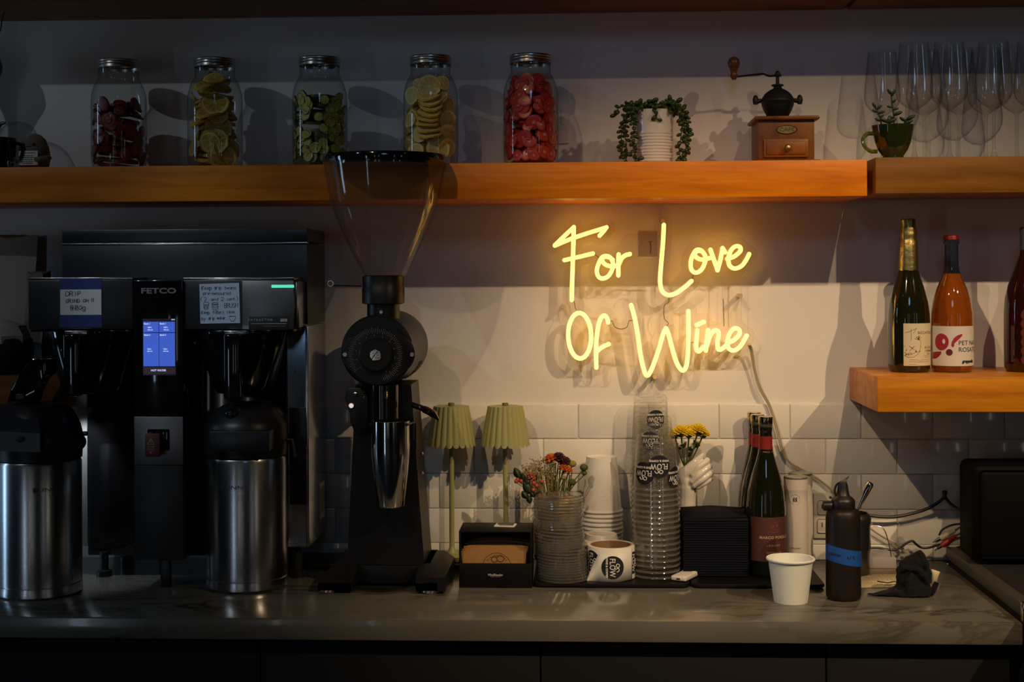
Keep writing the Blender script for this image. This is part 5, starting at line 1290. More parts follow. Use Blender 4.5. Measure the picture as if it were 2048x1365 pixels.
# ---- white paper cups (stacked upside down) and white lids
M_cup = mat('cup_white', (.76, .74, .70), .5)
def cup_prof(rb, rt, h, lip=.0026):
    return [(0, .004), (rb - .0015, .004), (rb - .001, 0), (rb, .0), (rb + .0004, .002), (rt - .0008, h - .004), (rt + lip * .8, h - .0042), (rt + lip, h - .002), (rt + lip * .6, h), (rt - .0006, h - .0008), (rb - .001, .006), (0, .006)]
Yc = -.058; s = sc(Yc, 1203); p = at(1204, 1100, Yc)
zt = at(1204, 913, Yc).z; hc = zt - at(1204, 1022, Yc).z
b = B(); b.lathe(cup_prof(30.2 * s, 40.5 * s, hc), 48); b.xf(Matrix.Rotation(PI, 4, 'X')); cupm = b.mesh('paper_cup', M_cup, .6)
zz = zt; i = 0
while zz - hc > TT:
    o = inst('paper_cup', cupm, None, (p.x + .0006 * math.sin(i * 1.7), Yc, zz - .0002), (0, 0, i * 1.3))
    tag(o, 'topmost upside-down white paper cup of the tall stack' if i == 0 else 'white paper cup nested in the upside-down stack below the top one', 'cup', 'white paper cups in the stack'); i += 1; zz -= 8.6 * s
Yl = -.143; p = at(1203, 1100, Yl); s = sc(Yl, 1203)
b = B(); b.lathe([(41.5 * s, 0), (42.5 * s, .001), (42.5 * s, .004), (40.5 * s, .0055), (39.0 * s, .010), (37.5 * s, .0115), (35.0 * s, .0125), (31.5 * s, .0235), (29.5 * s, .0245), (28 * s, .0225), (0, .0205)], 48, cap0=False); lidm = b.mesh('cup_cover', mat('lid_white', (.72, .71, .69), .3, coat=.3), .5)
zl = TT; n = 0; ztop = at(1203, 1070, Yl).z
while zl + .0245 < ztop + .004: n += 1; zl += .0095
for i in range(n):
    o = inst('cup_cover', lidm, None, (p.x + .0012 * math.sin(i * 2.2), Yl, TT + .0002 + .0095 * i), (.02 * math.sin(i), .02 * math.cos(i * 1.3), i))
    tag(o, 'white sip lid on top of the lid pile behind the sticker roll' if i == n - 1 else 'white sip lid lower in the pile behind the sticker roll', 'lid', 'white sip lids behind the sticker roll')

# ---- sticker roll
M_lab = mat('label_white', (.74, .73, .71), .45); M_navy = mat('logo_black', (.010, .012, .020), .5); M_lw = mat('logo_white', (.72, .71, .68), .5)
pb = at(1222, 1140, -.234); p = Vector((pb.x, -.234, TT)); s = sc(p.y, 1222); R = 48.5 * s; H = .066
rl = thing('sticker_roll', 'roll of white stickers with round black FLOW logos', 'sticker roll', (p.x, p.y, TT))
b = B(); b.lathe([(R * .85, H - .0005), (R * .86, H), (R - .0006, H), (R, H - .0008), (R, .0008), (R - .001, 0), (R * .85, 0)], 64, cap0=False, cap1=False); b.obj('label_windings', M_lab, rl)
b = B(); b.lathe([(R * .80, H - .0002), (R * .85, H - .0002), (R * .85, .0002), (R * .80, .0002), (R * .80, H - .0002)], 48, cap0=False, cap1=False); b.obj('cardboard_core', mat('cardboard', (.26, .15, .075), .8), rl)
def flow_logo(parent, Rl, a, z, rad, kind):
    """kind: turn of the artwork in radians (0 upright, pi upside down)"""
    b = cyl_disc(Rl, a, z, rad, None, 0, 4, 36); d = b.obj('logo_disc', M_navy, parent)
    def wrapm(me, ox, oy, sc_=1):
        for v in me.vertices:
            x, y = v.co.x * sc_ + ox, v.co.y * sc_ + oy
            c, s_ = math.cos(kind), math.sin(kind); x, y = c * x - s_ * y, s_ * x + c * y
            aa = a + x / Rl; v.co = ((Rl + .0004) * math.sin(aa), -(Rl + .0004) * math.cos(aa), z + y)
    for tx, h, oy, w in (('FLOW', rad * .50, -rad * .04, .80), ('WINE & COFFEE', rad * .17, -rad * .52, 1.0)):
        me = text_mesh(tx, h, wide=w, bold=rad * .012, space=1.05); wrapm(me, 0, oy); me.materials.clear(); me.materials.append(M_lw); put(bpy.data.objects.new('lettering', me), d)
    q = smooth_path([(.40, .34), (.30, .52), (.14, .54), (.00, .40), (-.14, .30), (-.30, .38), (-.26, .56), (-.10, .58), (.04, .44), (.14, .26), (.06, .16)], 5)
    b = B(); pp_ = []
    for (x, y) in q:
        x, y = x * rad, y * rad; c, s_ = math.cos(kind), math.sin(kind); x, y = c * x - s_ * y, s_ * x + c * y
        aa = a + x / Rl; pp_.append(((Rl + .0004) * math.sin(aa), -(Rl + .0004) * math.cos(aa), z + y))
    b.tube(pp_, rad * .038, 4, flat=.4); b.obj('flourish', M_lw, d); return d
RT = R + .0020
b = B(); rows = []; nA = 26
for i in range(nA + 1):
    s_ = -.056 + .106 * i / nA; f = i / nA; Rk = R + .0012
    if s_ >= -.022: px_, py_ = Rk * math.sin(s_ / Rk), -Rk * math.cos(s_ / Rk)
    else:
        a0 = -.022 / Rk; e = -.022 - s_; px_, py_ = Rk * math.sin(a0) - e * math.cos(a0), -Rk * math.cos(a0) - e * math.sin(a0) - e * e * 6
    bot = max(.0008 - .0098 * min(1, max(0, (.030 - s_) / .075)), -.0088)
    top = H - .003 + (bot - .0008) * .9
    if s_ < -.026: top = bot + (top - bot) * max(.0, (s_ + .056) / .030) ** .8 + .0004
    rows.append([(px_, py_, bot), (px_, py_, (top + bot) / 2), (px_, py_, top)])
b.grid(rows); tl = b.obj('loose_tail', M_lab, rl); tl.modifiers.new('th', 'SOLIDIFY').thickness = .0004
flow_logo(rl, R + .0019, .05, H * .43, .0233, -PI / 2)
flow_logo(rl, R + .0006, 1.12, H * .50, .0225, -PI / 2)
flow_logo(rl, R + .0006, -.92, H * .56, .0225, -PI / 2)

# ---- clear cups, three upside-down stacks
M_lip = clear('plastic_lip', (.93, .92, .90), (.70, .69, .66), 1.5, .08, 3, .8, .16, .08)
def clear_cup_mesh(Rb, Rr, h):
    b = B()
    b.lathe([(0, .006), (Rb * .70, .006), (Rb * .78, .0005), (Rb * .90, .0), (Rb, .006), (Rb + (Rr - Rb) * .06, .012), (Rr - .003, h - .009), (Rr - .0022, h - .008), (Rr - .0022, h - .0042)], 56, cap1=False)
    b.lathe([(Rr - .0022, h - .0042), (Rr, h - .0034), (Rr + .0007, h - .0016), (Rr + .0002, h - .0002), (Rr - .0008, h), (Rr - .0014, h - .0012)], 56, 1, cap0=False, cap1=False)
    b.xf(Matrix.Rotation(PI, 4, 'X')); return b.mesh('clear_cup', [M_pet, M_lip], .5)
for (px, Y, ytop, yrim, Rb, Rr, name, nlog) in ((1312, -.225, 868, 976, .0395, .0488, 'front', 3), (1310, -.133, 833, 930, .0355, .0440, 'middle', 1), (1302, -.0475, 790, 888, .0355, .0440, 'rear', 1)):
    p = at(px, 1000, Y); s = sc(Y, px); zt = at(px, ytop, Y).z; h = zt - at(px, yrim, Y).z
    me = clear_cup_mesh(Rb, Rr, h); zz = zt; i = 0; pitch = 10.9 * s
    while zz - h > TT:
        o = inst('clear_cup', me, None, (p.x + .0005 * math.sin(i * 2), Y, zz), (0, 0, 0))
        lab = {'front': 'front', 'middle': 'middle', 'rear': 'tallest rear'}[name]
        tag(o, f'clear plastic cup on top of the {lab} cup stack, FLOW logo upside down' if i == 0 else f'clear plastic cup nested below the top one in the {lab} cup stack', 'cup', f'clear cups in the {lab} stack')
        if i < nlog:
            aa = {'front': (.10, -.64, 1.0)[i], 'middle': -.30, 'rear': .25}[name]
            zl = -h * (.56 if name == 'front' else .47) ; 
            if name == 'front' and i: zl = -h * .56 - .003
            rad = .0232 if name == 'front' else .0205
            frac = -zl / h; Rl = Rb + (Rr - Rb) * frac + .0006
            flow_logo(o, Rl, aa, zl, rad, PI)
        i += 1; zz -= pitch

# ---- hand-shaped vase with yellow flowers
Yh_ = -.066; p = at(1385, 1100, Yh_); s = sc(Yh_, 1385)
hv = thing('hand_vase', 'glossy white ceramic hand vase holding yellow chrysanthemums', 'vase', (p.x, Yh_, TT))
hx = lambda cx, cy, y=0: ((1330 + cx / 6.5 - 1385) * s, y, at(1385, 830 + cy / 6.5, Yh_).z - TT)
b = B()
def limb(pts, rs): 
    P_ = smooth_path(pts, 5); n_ = len(P_); rr = [float(np.interp(i / (n_ - 1) * (len(rs) - 1), range(len(rs)), rs)) for i in range(n_)]
    b.tube(P_, rr, 14); b.ball(P_[0], rr[0], 0, 14, 8); b.ball(P_[-1], rr[-1], 0, 14, 8)
zb = .014
limb([(hx(285, 1500)[0], 0, zb), hx(285, 1250), hx(290, 1080), hx(295, 950), hx(300, 850)], [.0205, .0200, .0190, .0205, .0190])
limb([hx(285, 880), hx(255, 780, -.004), hx(320, 690, -.012), hx(400, 600, -.016), hx(482, 515, -.014)], [.019, .016, .0115, .0085, .0050])
limb([hx(330, 880), hx(400, 800, .006), hx(470, 760, .006)], [.018, .018, .015])
for (q, r0_) in ((((520, 610, .006), (545, 590, -.014), (450, 650, -.024), (360, 765, -.021)), .0074), (((555, 690, .006), (565, 660, -.014), (450, 750, -.026), (352, 850, -.022)), .0078), (((580, 770, .006), (588, 745, -.014), (480, 820, -.025), (375, 905, -.021)), .0074), (((575, 840, .006), (592, 820, -.012), (510, 870, -.021), (425, 930, -.018)), .0062)):
    limb([hx(*k) for k in q], [r0_, r0_, r0_, r0_ * .82])
b.lathe([(0, 0), (.026, 0), (.027, .004), (.022, .016)], 24, 0, (hx(285, 1500)[0], 0, 0))
ob = b.obj('ceramic_hand', mat('glazed_white', (.76, .72, .65), .10, coat=.6), hv)
md = ob.modifiers.new('remesh', 'REMESH'); md.mode = 'VOXEL'; md.voxel_size = .0013; md.use_smooth_shade = True
ms = ob.modifiers.new('smooth', 'SMOOTH'); ms.factor = .5; ms.iterations = 3
M_yel = mat('petal_yellow', (.78, .60, .015), .6, var=.15, vscale=150); M_ylc = mat('petal_core', (.50, .28, .01), .7)
M_st2 = mat('stem_fresh', (.06, .085, .02), .5)
rnd = random.Random(9)
for (x, y, d, r) in ((210, 225, -.012, .021), (130, 265, -.004, .016), (430, 205, -.010, .021), (505, 260, .0, .016), (310, 245, -.018, .016), (330, 210, .006, .016), (415, 400, .004, .011)):
    e = Vector(hx(x, y, d)); b = B(); b.tube(smooth_path([hx(270, 700, -.004), (hx((x + 270) / 2, 520)[0], d * .8, hx(0, 520)[2]), tuple(e)], 5), .0017, 6); b.obj('stem', M_st2, hv)
    b = B()
    for i in range(70):
        a = i * 2.4; f = i / 70; el_ = 1.45 - 1.75 * f
        dr = Vector((math.cos(a) * math.cos(el_), math.sin(a) * math.cos(el_), math.sin(el_) * .72)); q = dr.to_track_quat('Z', 'Y').to_matrix()
        b.ball(e + dr * r * .62, r * .42, 0, 6, 4, (.34, .18, 1), q)
    b.ball(e - Vector((0, 0, r * .15)), r * .5, 1, 8, 6, (1, 1, .7)); b.obj('bloom', [M_yel, M_st2], hv, ang=.8)
for i in range(9):
    x = rnd.uniform(150, 460); e0 = Vector(hx(x, rnd.uniform(400, 560), rnd.uniform(-.015, .005))); b = B()
    tip = e0 + Vector((rnd.uniform(-.012, .012), rnd.uniform(-.008, .004), rnd.uniform(.004, .018))); nrm = Vector((tip - e0)).cross(Vector((0, 1, 0))).normalized()
    b.grid([[e0 - nrm * .001, e0 + nrm * .001], [e0.lerp(tip, .35) - nrm * .004, e0.lerp(tip, .35) + nrm * .004], [e0.lerp(tip, .7) - nrm * .003, e0.lerp(tip, .7) + nrm * .003], [tip - nrm * .0004, tip + nrm * .0004]])
    o = b.obj('leaf', M_lg, hv); o.modifiers.new('th', 'SOLIDIFY').thickness = .0006

# ---- remote control
a_, c_ = onz(1358, 1159, TT + .004), onz(1404, 1137, TT + .004); v = c_ - a_; ln = v.length
t = thing('remote_control', 'slim white remote control lying across both trays', 'remote', (a_.x, a_.y, TT), (0, 0, math.atan2(v.y, v.x) - PI / 2))
b = B(); b.box(-.0165, .0165, -.004, ln + .004, .0003, .0105, 0, .003, 3); b.obj('body', mat('remote_white', (.72, .70, .66), .4), t)
b = B(); b.box(-.0155, .0155, ln * .42, ln * .46, .0103, .0112, 0, .0003); b.obj('key_ridge', MATS['remote_white'], t)
b = B(); b.box(-.004, .004, -.0046, -.003, .0035, .0065, 0, .0006); b.obj('port', M_blackm, t)

# ---- navy napkins
YN_ = -.232; xl, xr = at(1367, 1100, YN_).x, at(1497, 1100, YN_).x; ztop = at(1430, 1040, YN_).z
NN = 24; tk = (ztop - TT) / NN; M_nap = mat('napkin_navy', (.0035, .0045, .012), .9, spec=.2, bump=.15, bscale=300)
b = B(); w, d, hh = (xr - xl) / 2, .058, tk * .92
b.grid([[(x_, y_, z_) for y_, z_ in ((d, 0), (-d + hh * .4, 0), (-d, hh * .25), (-d, hh * .7), (-d + hh * .4, hh), (d, hh))] for x_ in (-w, -w + .002, 0, w - .002, w)], 0, True, True, True)
nap = b.mesh('napkin', M_nap, .6)
rnd = random.Random(2)
for i in range(NN):
    o = inst('napkin', nap, None, ((xl + xr) / 2 + rnd.uniform(-.0006, .0006), YN_ + d + rnd.uniform(-.0006, .0006), TT + .0002 + tk * i), (0, 0, rnd.uniform(-.012, .012)))
    tag(o, 'navy paper napkin on top of the square napkin stack' if i == NN - 1 else 'folded navy paper napkin within the square stack beside the wine', 'napkin', 'navy napkins in the stack')
b = B(); b.grid([[(-w, -d + .0, .0), (-w, d * .2, .004), (-w, d, .006)], [(0, -d + .012, .001), (0, d * .2, .007), (0, d, .010)], [(w, -d + .02, .001), (w, d * .2, .005), (w, d, .006)]]);
o = b.obj('napkin', M_nap, None, ((xl + xr) / 2, YN_ + d, TT + tk * NN + .0006)); o.modifiers.new('th', 'SOLIDIFY').thickness = .0008
tag(o, 'single loose navy napkin lying unfolded over the stack', 'napkin', 'navy napkins in the stack')

# ---- red wine with metal stoppers
M_wgl = mat('wine_bottle_glass', (.008, .010, .005), .05, coat=.7, spec=.6); M_wred = mat('red_capsule', (.24, .018, .016), .42); M_wlab = mat('wine_label', (.085, .026, .022), .6)
M_gst = mat('stopper_brass', (.62, .50, .28), .18, 1); M_gst2 = mat('stopper_band', (.26, .24, .20), .3, .8)
M_ltxt = mat('label_tan', (.46, .34, .24), .6); M_lemb = mat('label_emblem', (.24, .055, .035), .6)
def red_bottle(px, Y, ytop, Rm, label, first=False):
    p = at(px, 1000, Y); s = sc(Y, px); z0 = TT
    z = lambda v: at(px, v, Y).z - z0; dy = ytop - 833
    t = thing('red_wine_bottle', label, 'bottle', (p.x, Y, z0), None, 'red wine bottles with metal stoppers')
    k = Rm / (39 * s)
    pr = [(0, .003), (.020, .0005), (Rm - .004, .0), (Rm, .005), (Rm, z(1036 + dy)), (Rm * .985, z(1010 + dy)), (Rm * .90, z(980 + dy)), (Rm * .72, z(950 + dy)), (Rm * .52, z(925 + dy)), (Rm * .385, z(905 + dy)), (Rm * .335, z(890 + dy)), (Rm * .325, z(862 + dy)), (Rm * .345, z(861 + dy)), (Rm * .345, z(854 + dy)), (.0, z(854 + dy))]
    b = B(); b.lathe(pr, 48); b.obj('glass', M_wgl, t)
    b = B(); b.lathe([(Rm * .392, z(912 + dy)), (Rm * .345, z(890 + dy)), (Rm * .340, z(872 + dy))], 32, cap0=False, cap1=False); b.obj('capsule', M_wred, t)
    b = B(); b.lathe([(.0138, z(853 + dy)), (.0142, z(852 + dy)), (.0142, z(848 + dy))], 28, cap1=False); b.lathe([(.0145, z(848 + dy)), (.0150, z(846 + dy)), (.0150, z(835 + dy)), (.0145, z(833.5 + dy)), (0, z(833 + dy))], 32, 1, cap0=False); b.obj('stopper', [M_gst2, M_gst], t, ang=.5)
    if first:
        R1 = Rm + .0003; a = .25; z = lambda v: at(px, v, Y - Rm).z - z0
        b = cyl_patch(R1, -1.0, 1.45, z(1124), z(1036)); lb = b.obj('label', M_wlab, t)
        text('MARCO PORELLO', .0056, M_ltxt, lb, (a + .12, 0, z(1076.5)), wrap=R1 + .0003, space=1.12, bold=.0002)
        text('LANGHE', .0044, M_ltxt, lb, (a + .0, 0, z(1092.5)), wrap=R1 + .0003, space=1.35)
        text('NEBBIOLO', .0044, M_ltxt, lb, (a + .02, 0, z(1107)), wrap=R1 + .0003, space=1.12)
        text('DENOMINAZIONE DI ORIGINE\nCONTROLLATA', .0013, M_lemb, lb, (a, 0, z(1099.6)), wrap=R1 + .0003)
        zc1 = z(1056.5); fw = lambda x, y: ((R1 + .0003) * math.sin(a + x / R1), -(R1 + .0003) * math.cos(a + x / R1), zc1 + y)
        em = [el(0, -.001, .0052, .0052), el(0, -.001, .0030, .0030), el(-.0075, .006, .003, .003), el(.0065, .007, .003, .003)]
        for i in range(10):
            aa = math.radians(20 + 140 * i / 9); em.append([(.0062 * math.cos(aa), -.001 + .0062 * math.sin(aa)), (.0115 * math.cos(aa + .15), -.002 + .0115 * math.sin(aa + .15)), (.0145 * math.cos(aa), -.003 + .0135 * math.sin(aa))])
        em += [[(-.013, -.010), (-.006, -.0095), (0, -.0105), (.006, -.0095), (.013, -.010)], [(-.013, -.010), (-.012, -.003), (-.009, -.006)], [(.013, -.010), (.012, -.003), (.009, -.006)]]
        for i in range(6): aa = i * PI / 3; em.append([(.0009 * math.cos(aa), -.001 + .0009 * math.sin(aa)), (.0028 * math.cos(aa), -.001 + .0028 * math.sin(aa))])
        strokes(em, .0004, M_lemb, lb, fw, 'emblem', flat=1)
        text('PORELLO   M.P.', .0026, M_ltxt, t, (.25, 0, z(908)), wrap=Rm * .395)
red_bottle(1532, -.192, 833, .0408, 'front red wine bottle with a dark red Nebbiolo label', True)
red_bottle(1516, -.113, 829, .0375, 'middle red wine bottle half hidden behind the labelled one')
red_bottle(1509, -.0395, 824.5, .0360, 'rearmost red wine bottle standing against the tiles')

# ---- white electric mills
M_mill = mat('mill_white', (.62, .57, .51), .38)
def emill(px, Y, ytop, label, logo):
    p = at(px, 1000, Y); s = sc(Y, px); z = lambda v: at(px, v, Y).z - TT
    t = thing('electric_mill', label, 'mill', (p.x, Y, TT), None, 'white electric mills')
    d = ytop - 953
    b = B(); r = 24.5 * s
    b.lathe([(0, 0), (r * .98, 0), (r, .002), (r, z(1020 + d)), (r * .95, z(1006 + d)), (r * .91, z(994 + d)), (r * .93, z(982 + d)), (r * .98, z(978 + d)), (r * .98, z(977.5 + d)), (r * .98, z(957 + d))], 40, cap1=True); b.obj('body', M_mill, t)
    b = B(); b.lathe([(r * .985, z(957 + d)), (r, z(955 + d)), (r * .97, z(953 + d)), (0, z(952 + d))], 40, cap0=False); b.obj('top_cap', mat('mill_cap', (.40, .36, .30), .25, .7), t)
    if logo:
        M_g = mat('mill_print', (.10, .09, .08), .5); R1 = r * .935; a = -.22
        fw = lambda x, y: ((R1 + .0005) * math.sin(a + x / R1), -(R1 + .0005) * math.cos(a + x / R1), z(996) + y)
        strokes([el(0, 0, .0100, .0100)], .00025, mat('mill_print_light', (.40, .36, .31), .5), t, fw, 'logo', flat=1)
        fig = lambda o_: [[(o_ - .0010, -.005), (o_ - .0003, -.001), (o_ + .0003, .002)], [(o_ + .0016, -.005), (o_ + .0008, -.001), (o_ + .0003, .002)], [(o_ - .002, .0005), (o_ + .0003, .002), (o_ + .002, .0032)], [(o_ + .0002, .004), (o_ + .0005, .0047)]]
        strokes(fig(-.0026) + fig(.0022), .0007, M_g, t, fw, 'logo', flat=1)
        text('ZWILLING', .0034, M_g, t, (-.22, 0, z(1093)), wrap=r + .0005)
emill(1592, -.150, 953, 'front white electric mill with a round twin-figure logo', True)
emill(1601, -.0855, 946, 'rear white electric mill peeking out behind the front one', False)
# ================================================================== RIGHT OF THE WORKTOP
# ---- paper cup
p = onz(1581.5, 1204); s = sc(p.y, 1581); hc = (at(1581, 1204, p.y).z, at(1581, 1116, p.y).z); hc = hc[1] - hc[0]
b = B(); b.lathe(cup_prof(33.5 * s, 45.5 * s, hc, .0034), 64); o = b.obj('paper_cup', mat('cup_cream', (.84, .88, .86), .5), None, (p.x, p.y, ZC + .0003)); tag(o, 'single empty white paper cup standing at the front of the worktop', 'cup')

# ---- squeeze bottle
p = onz(1687, 1198); Y = p.y; s = sc(Y, 1687); z = lambda v: at(1687, v, Y).z - ZC; R = 35 * s
sq = thing('squeeze_bottle', 'brown squeeze bottle with black spout and blue tape band', 'bottle', (p.x, Y, ZC + .0003))
M_br = mat('squeeze_brown', (.0115, .0085, .008), .45, coat=.05, spec=.35)
b = B(); b.lathe([(0, .001), (R - .004, 0), (R - .0005, .004), (R, .010), (R, z(1060)), (R * .99, z(1036)), (R * .95, z(1026)), (R * .86, z(1020)), (R * .66, z(1017)), (0, z(1017))], 48); b.obj('body', M_br, sq)
b = B(); b.lathe([(R * .66, z(1019)), (R * .68, z(1018)), (R * .68, z(1003)), (R * .62, z(998)), (R * .40, z(992)), (R * .36, z(990)), (R * .30, z(975)), (R * .24, z(966)), (0, z(965))], 36, cap0=False, wob=lambda a, q: 1 + (.02 * math.cos(24 * a) if q < z(1002) else 0)); cap = b.obj('cap', M_black, sq)
b = B(); xx = lambda u: (u - 1687) * s
b.grid([[(xx(1681), -.006, z(970)), (xx(1681), .006, z(970)), (xx(1694), .006, z(966)), (xx(1694), -.006, z(966))], [(xx(1682), -.005, z(964)), (xx(1682), .005, z(964)), (xx(1695.5), .004, z(958)), (xx(1695.5), -.004, z(958))], [(xx(1699), -.001, z(953.5)), (xx(1699), .001, z(953.5)), (xx(1700), .001, z(953.5)), (xx(1700), -.001, z(953.5))]], 0, True, True, True); b.obj('spout_tip', M_black, cap)
b = B(); b.tube(smooth_path([(xx(1684), 0, z(966)), (xx(1676), 0, z(969)), (xx(1671), 0, z(978)), (xx(1671.5), 0, z(988)), (xx(1676), 0, z(1000))], 5), .0022, 7); b.obj('cap_strap', M_black, cap)
b = B(); b.lathe([(0, -.010), (.0085, -.010), (.0095, -.008), (.0095, .006), (0, .006)], 20, 0, (xx(1657), -.004, z(1012)), 'X'); b.obj('cap_hinge', M_black, cap)
b = B(); Rt = R + .0004; n = 40
rows = []
for i in range(n + 1):
    a = -1.57 + 3.14 * i / n; f = i / n; c_ = z(1102) + (z(1116) - z(1102)) * (math.sin(a) + 1) / 2
    rows.append([(Rt * math.sin(a), -Rt * math.cos(a), c_ - .0150), (Rt * math.sin(a), -Rt * math.cos(a), c_ + .0150)])
b.grid(rows); tp = b.obj('tape_band', mat('blue_tape_bright', (.008, .085, .42), .5), sq)
fw = lambda u, v: ((Rt + .0004) * math.sin(math.asin(max(-1, min(1, (u - 1687) * s / R)))), -(Rt + .0004) * math.cos(math.asin(max(-1, min(1, (u - 1687) * s / R)))), z(v))
hw = [[(a * 1 + 0, v) for a, v in st] for st in handwrite('gabelan', 1654, 1106, 6, 3.0, 1.15, .12) + handwrite('10', 1699, 1113, 6, 2.6, 1.3)]
hw += [[(1690, 1107), (1688.5, 1112), (1691, 1113), (1692, 1111), (1689, 1110.5)], [(1696, 1106), (1693.5, 1114)], [(1711, 1109), (1713, 1115), (1716.5, 1108)]]
strokes(hw, .00045, M_ink, tp, fw, flat=1)

# ---- dark steel pitcher with a long spoon
Y = -.150; p = at(1706, 1100, Y); s = sc(Y, 1706); z = lambda v: at(1706, v, Y).z - ZC; R = 36 * s
pt = thing('steel_pitcher', 'dark steel pitcher half hidden behind the squeeze bottle', 'pitcher', (p.x, Y, ZC + .0003))
M_gun = mat('gunmetal', (.10, .095, .085), .26, .9)
b = B(); b.lathe([(0, 0), (R * .86, 0), (R * .89, .003), (R * .96, z(1048)), (R * .95, z(1046)), (R * .93, z(1048)), (R * .84, .006), (0, .005)], 40); b.obj('body', M_gun, pt)
b = B(); b.lathe([(R * .97, z(1048)), (R, z(1046)), (R, z(1036)), (R * .93, z(1030)), (R * .80, z(1026)), (R * .80, z(1032)), (R * .93, z(1046))], 40, cap0=False, cap1=False); b.obj('rim_collar', M_black, pt)
Y2 = -.165; p0, p1 = at(1716, 1018, Y2), at(1742, 965, Y2); dv = p1 - p0
sp = thing('spoon', 'steel spoon handle sticking up out of the dark pitcher', 'spoon', tuple(p0))
b = B(); pth = [Vector((0, 0, 0)) + dv * f for f in (-.55, 0, .2, .45, .7, .88, .97, 1.0)]
b.tube(pth, [.003, .0032, .0046, .0062, .0076, .0082, .0066, .003], 12); b.obj('handle', M_chrome, sp)
b = B(); b.ball(dv * -.85, .016, 0, 14, 8, (.75, .25, 1.2), dv.to_track_quat('Z', 'Y').to_matrix()); b.obj('bowl', M_chrome, sp)

# ---- wall outlet behind the bottle
p = at(1648, 1031, -.008); s = sc(-.008, 1648)
t = thing('wall_outlet', 'white outlet plate on the tiles behind the squeeze bottle', 'outlet', (p.x, -.0082, p.z))
b = B(); b.box(-21.5 * s, 23 * s, -.006, 0, -46 * s, 46 * s, 0, .0018); b.obj('plate', mat('outlet_white', (.62, .58, .52), .4), t)
for dz in (-20, 17):
    b = B(); b.box(-14 * s, 14 * s, -.008, -.0055, (dz - 14) * s, (dz + 14) * s, 0, .004); q = b.obj('socket', MATS['outlet_white'], t)
    for dx in (-5, 5):
        b = B(); b.box((dx - 1) * s, (dx + 1) * s, -.0083, -.0078, (dz - 3) * s, (dz + 6) * s); b.obj('slot', M_blackm, q)
b = B(); b.lathe([(0, -.0072), (.003, -.007), (.0035, -.0055)], 12, 0, (12 * s, 0, 37 * s), 'Y', cap1=False); b.obj('screw', M_steel, t)

# ---- thin metal glasses, pale box, receipts
Yg = -.135; p = at(1765, 1137, Yg)
gl = thing('eyeglasses', 'thin metal eyeglasses lying upside down beside the dark pitcher', 'eyeglasses', (p.x, Yg, ZC + .026))
g3 = lambda u, v, y=0: (at(u, v, Yg).x - p.x, y, at(u, v, Yg).z - ZC - .026)
M_gm = mat('glasses_metal', (.34, .29, .22), .22, 1)
b = B(); b.tube(smooth_path([g3(1742, 1053, .0), g3(1756, 1053, .0), g3(1765, 1056.5, -.002), g3(1771, 1067, -.004), g3(1777, 1090, -.006), g3(1781, 1112, -.006), g3(1781, 1124, -.006)], 5), .0011, 7); tmp = b.obj('temple', M_gm, gl)
b = B(); b.tube(smooth_path([g3(1781, 1123, -.006), g3(1779.5, 1128, -.006), g3(1785, 1133, -.007), g3(1796, 1137, -.008)], 5), .0022, 8); b.obj('temple_tip', M_black, tmp)
b = B(); b.tube(smooth_path([g3(1742, 1129.5, -.004), g3(1758, 1131, -.004), g3(1768, 1132.5, -.005), g3(1775, 1128, -.006)], 5), .0010, 7); b.obj('temple', M_gm, gl)
for du in (0,):
    b = B(); b.tube([g3(1728 + 15 * math.cos(i * PI / 10), 1092 + 38 * math.sin(i * PI / 10), .012) for i in range(21)], .0011, 6); b.obj('lens_rim', M_gm, gl)
b = B(); q0, q1 = at(1739, 1138, -.15), at(1793, 1138, -.15); hz_ = at(1760, 1116, -.15).z - at(1760, 1138, -.15).z
b.box(q0.x, q1.x, -.150, -.060, ZC + .0105, ZC + .011 + hz_, 0, .002); o = b.obj('small_box', mat('pale_lilac', (.34, .31, .33), .35)); tag(o, 'small pale lilac box under the thin eyeglasses', 'box')
b = B(); b.box(q0.x - .002, q1.x + .006, -.156, -.055, ZC + .0003, ZC + .0102, 0, .001); o = b.obj('brown_pad', mat('brown_pad', (.17, .12, .08), .6)); tag(o, 'flat brown pad under the pale lilac box', 'pad')
c4 = [onz(*q) for q in ((1718, 1177), (1808, 1176), (1800, 1146), (1718, 1144))]
rc = thing('receipt', 'printed cream receipt lying flat beside the black cloth', 'receipt', (c4[0].x, c4[0].y, ZC + .0004))
b = B(); b.grid([[tuple(q - c4[0]) for q in (c4[0], c4[1])], [tuple(q - c4[0]) for q in (c4[3], c4[2])]]); o = b.obj('paper', mat('receipt_cream', (.66, .58, .38), .7), rc); o.modifiers.new('th', 'SOLIDIFY').thickness = -.0004
rnd = random.Random(3); ls = []
for v in (1148, 1150.5, 1153.5, 1156.5, 1159.5, 1162, 1167, 1170):
    u = 1726 + rnd.uniform(0, 6)
    while u < 1792:
        l = rnd.uniform(3, 9); q0, q1 = onz(u, v), onz(min(u + l, 1795), v + .3); ls.append([tuple(q0 - c4[0]), tuple(q1 - c4[0])]); u += l + 2.2
b = B()
for l in ls: b.tube([(q[0], q[1], .0006) for q in l], .00045, 4, flat=1)
b.obj('print', mat('receipt_print', (.22, .17, .09), .7), rc)
b = B(); r1 = [tuple(onz(u, v) - c4[0]) for u, v in ((1755, 1165), (1766, 1166.5), (1776, 1168), (1784, 1166), (1793, 1165.5))]
b.tube([(q[0], q[1], .0008) for q in smooth_path(r1, 3)], .0017, 5); b.tube([(tuple(onz(1768, 1172) - c4[0])[0], onz(1768, 1172).y - c4[0].y, .0008), (onz(1797, 1171).x - c4[0].x, onz(1797, 1171).y - c4[0].y, .0008)], .0008, 5); b.obj('heavy_print', M_ink, rc)

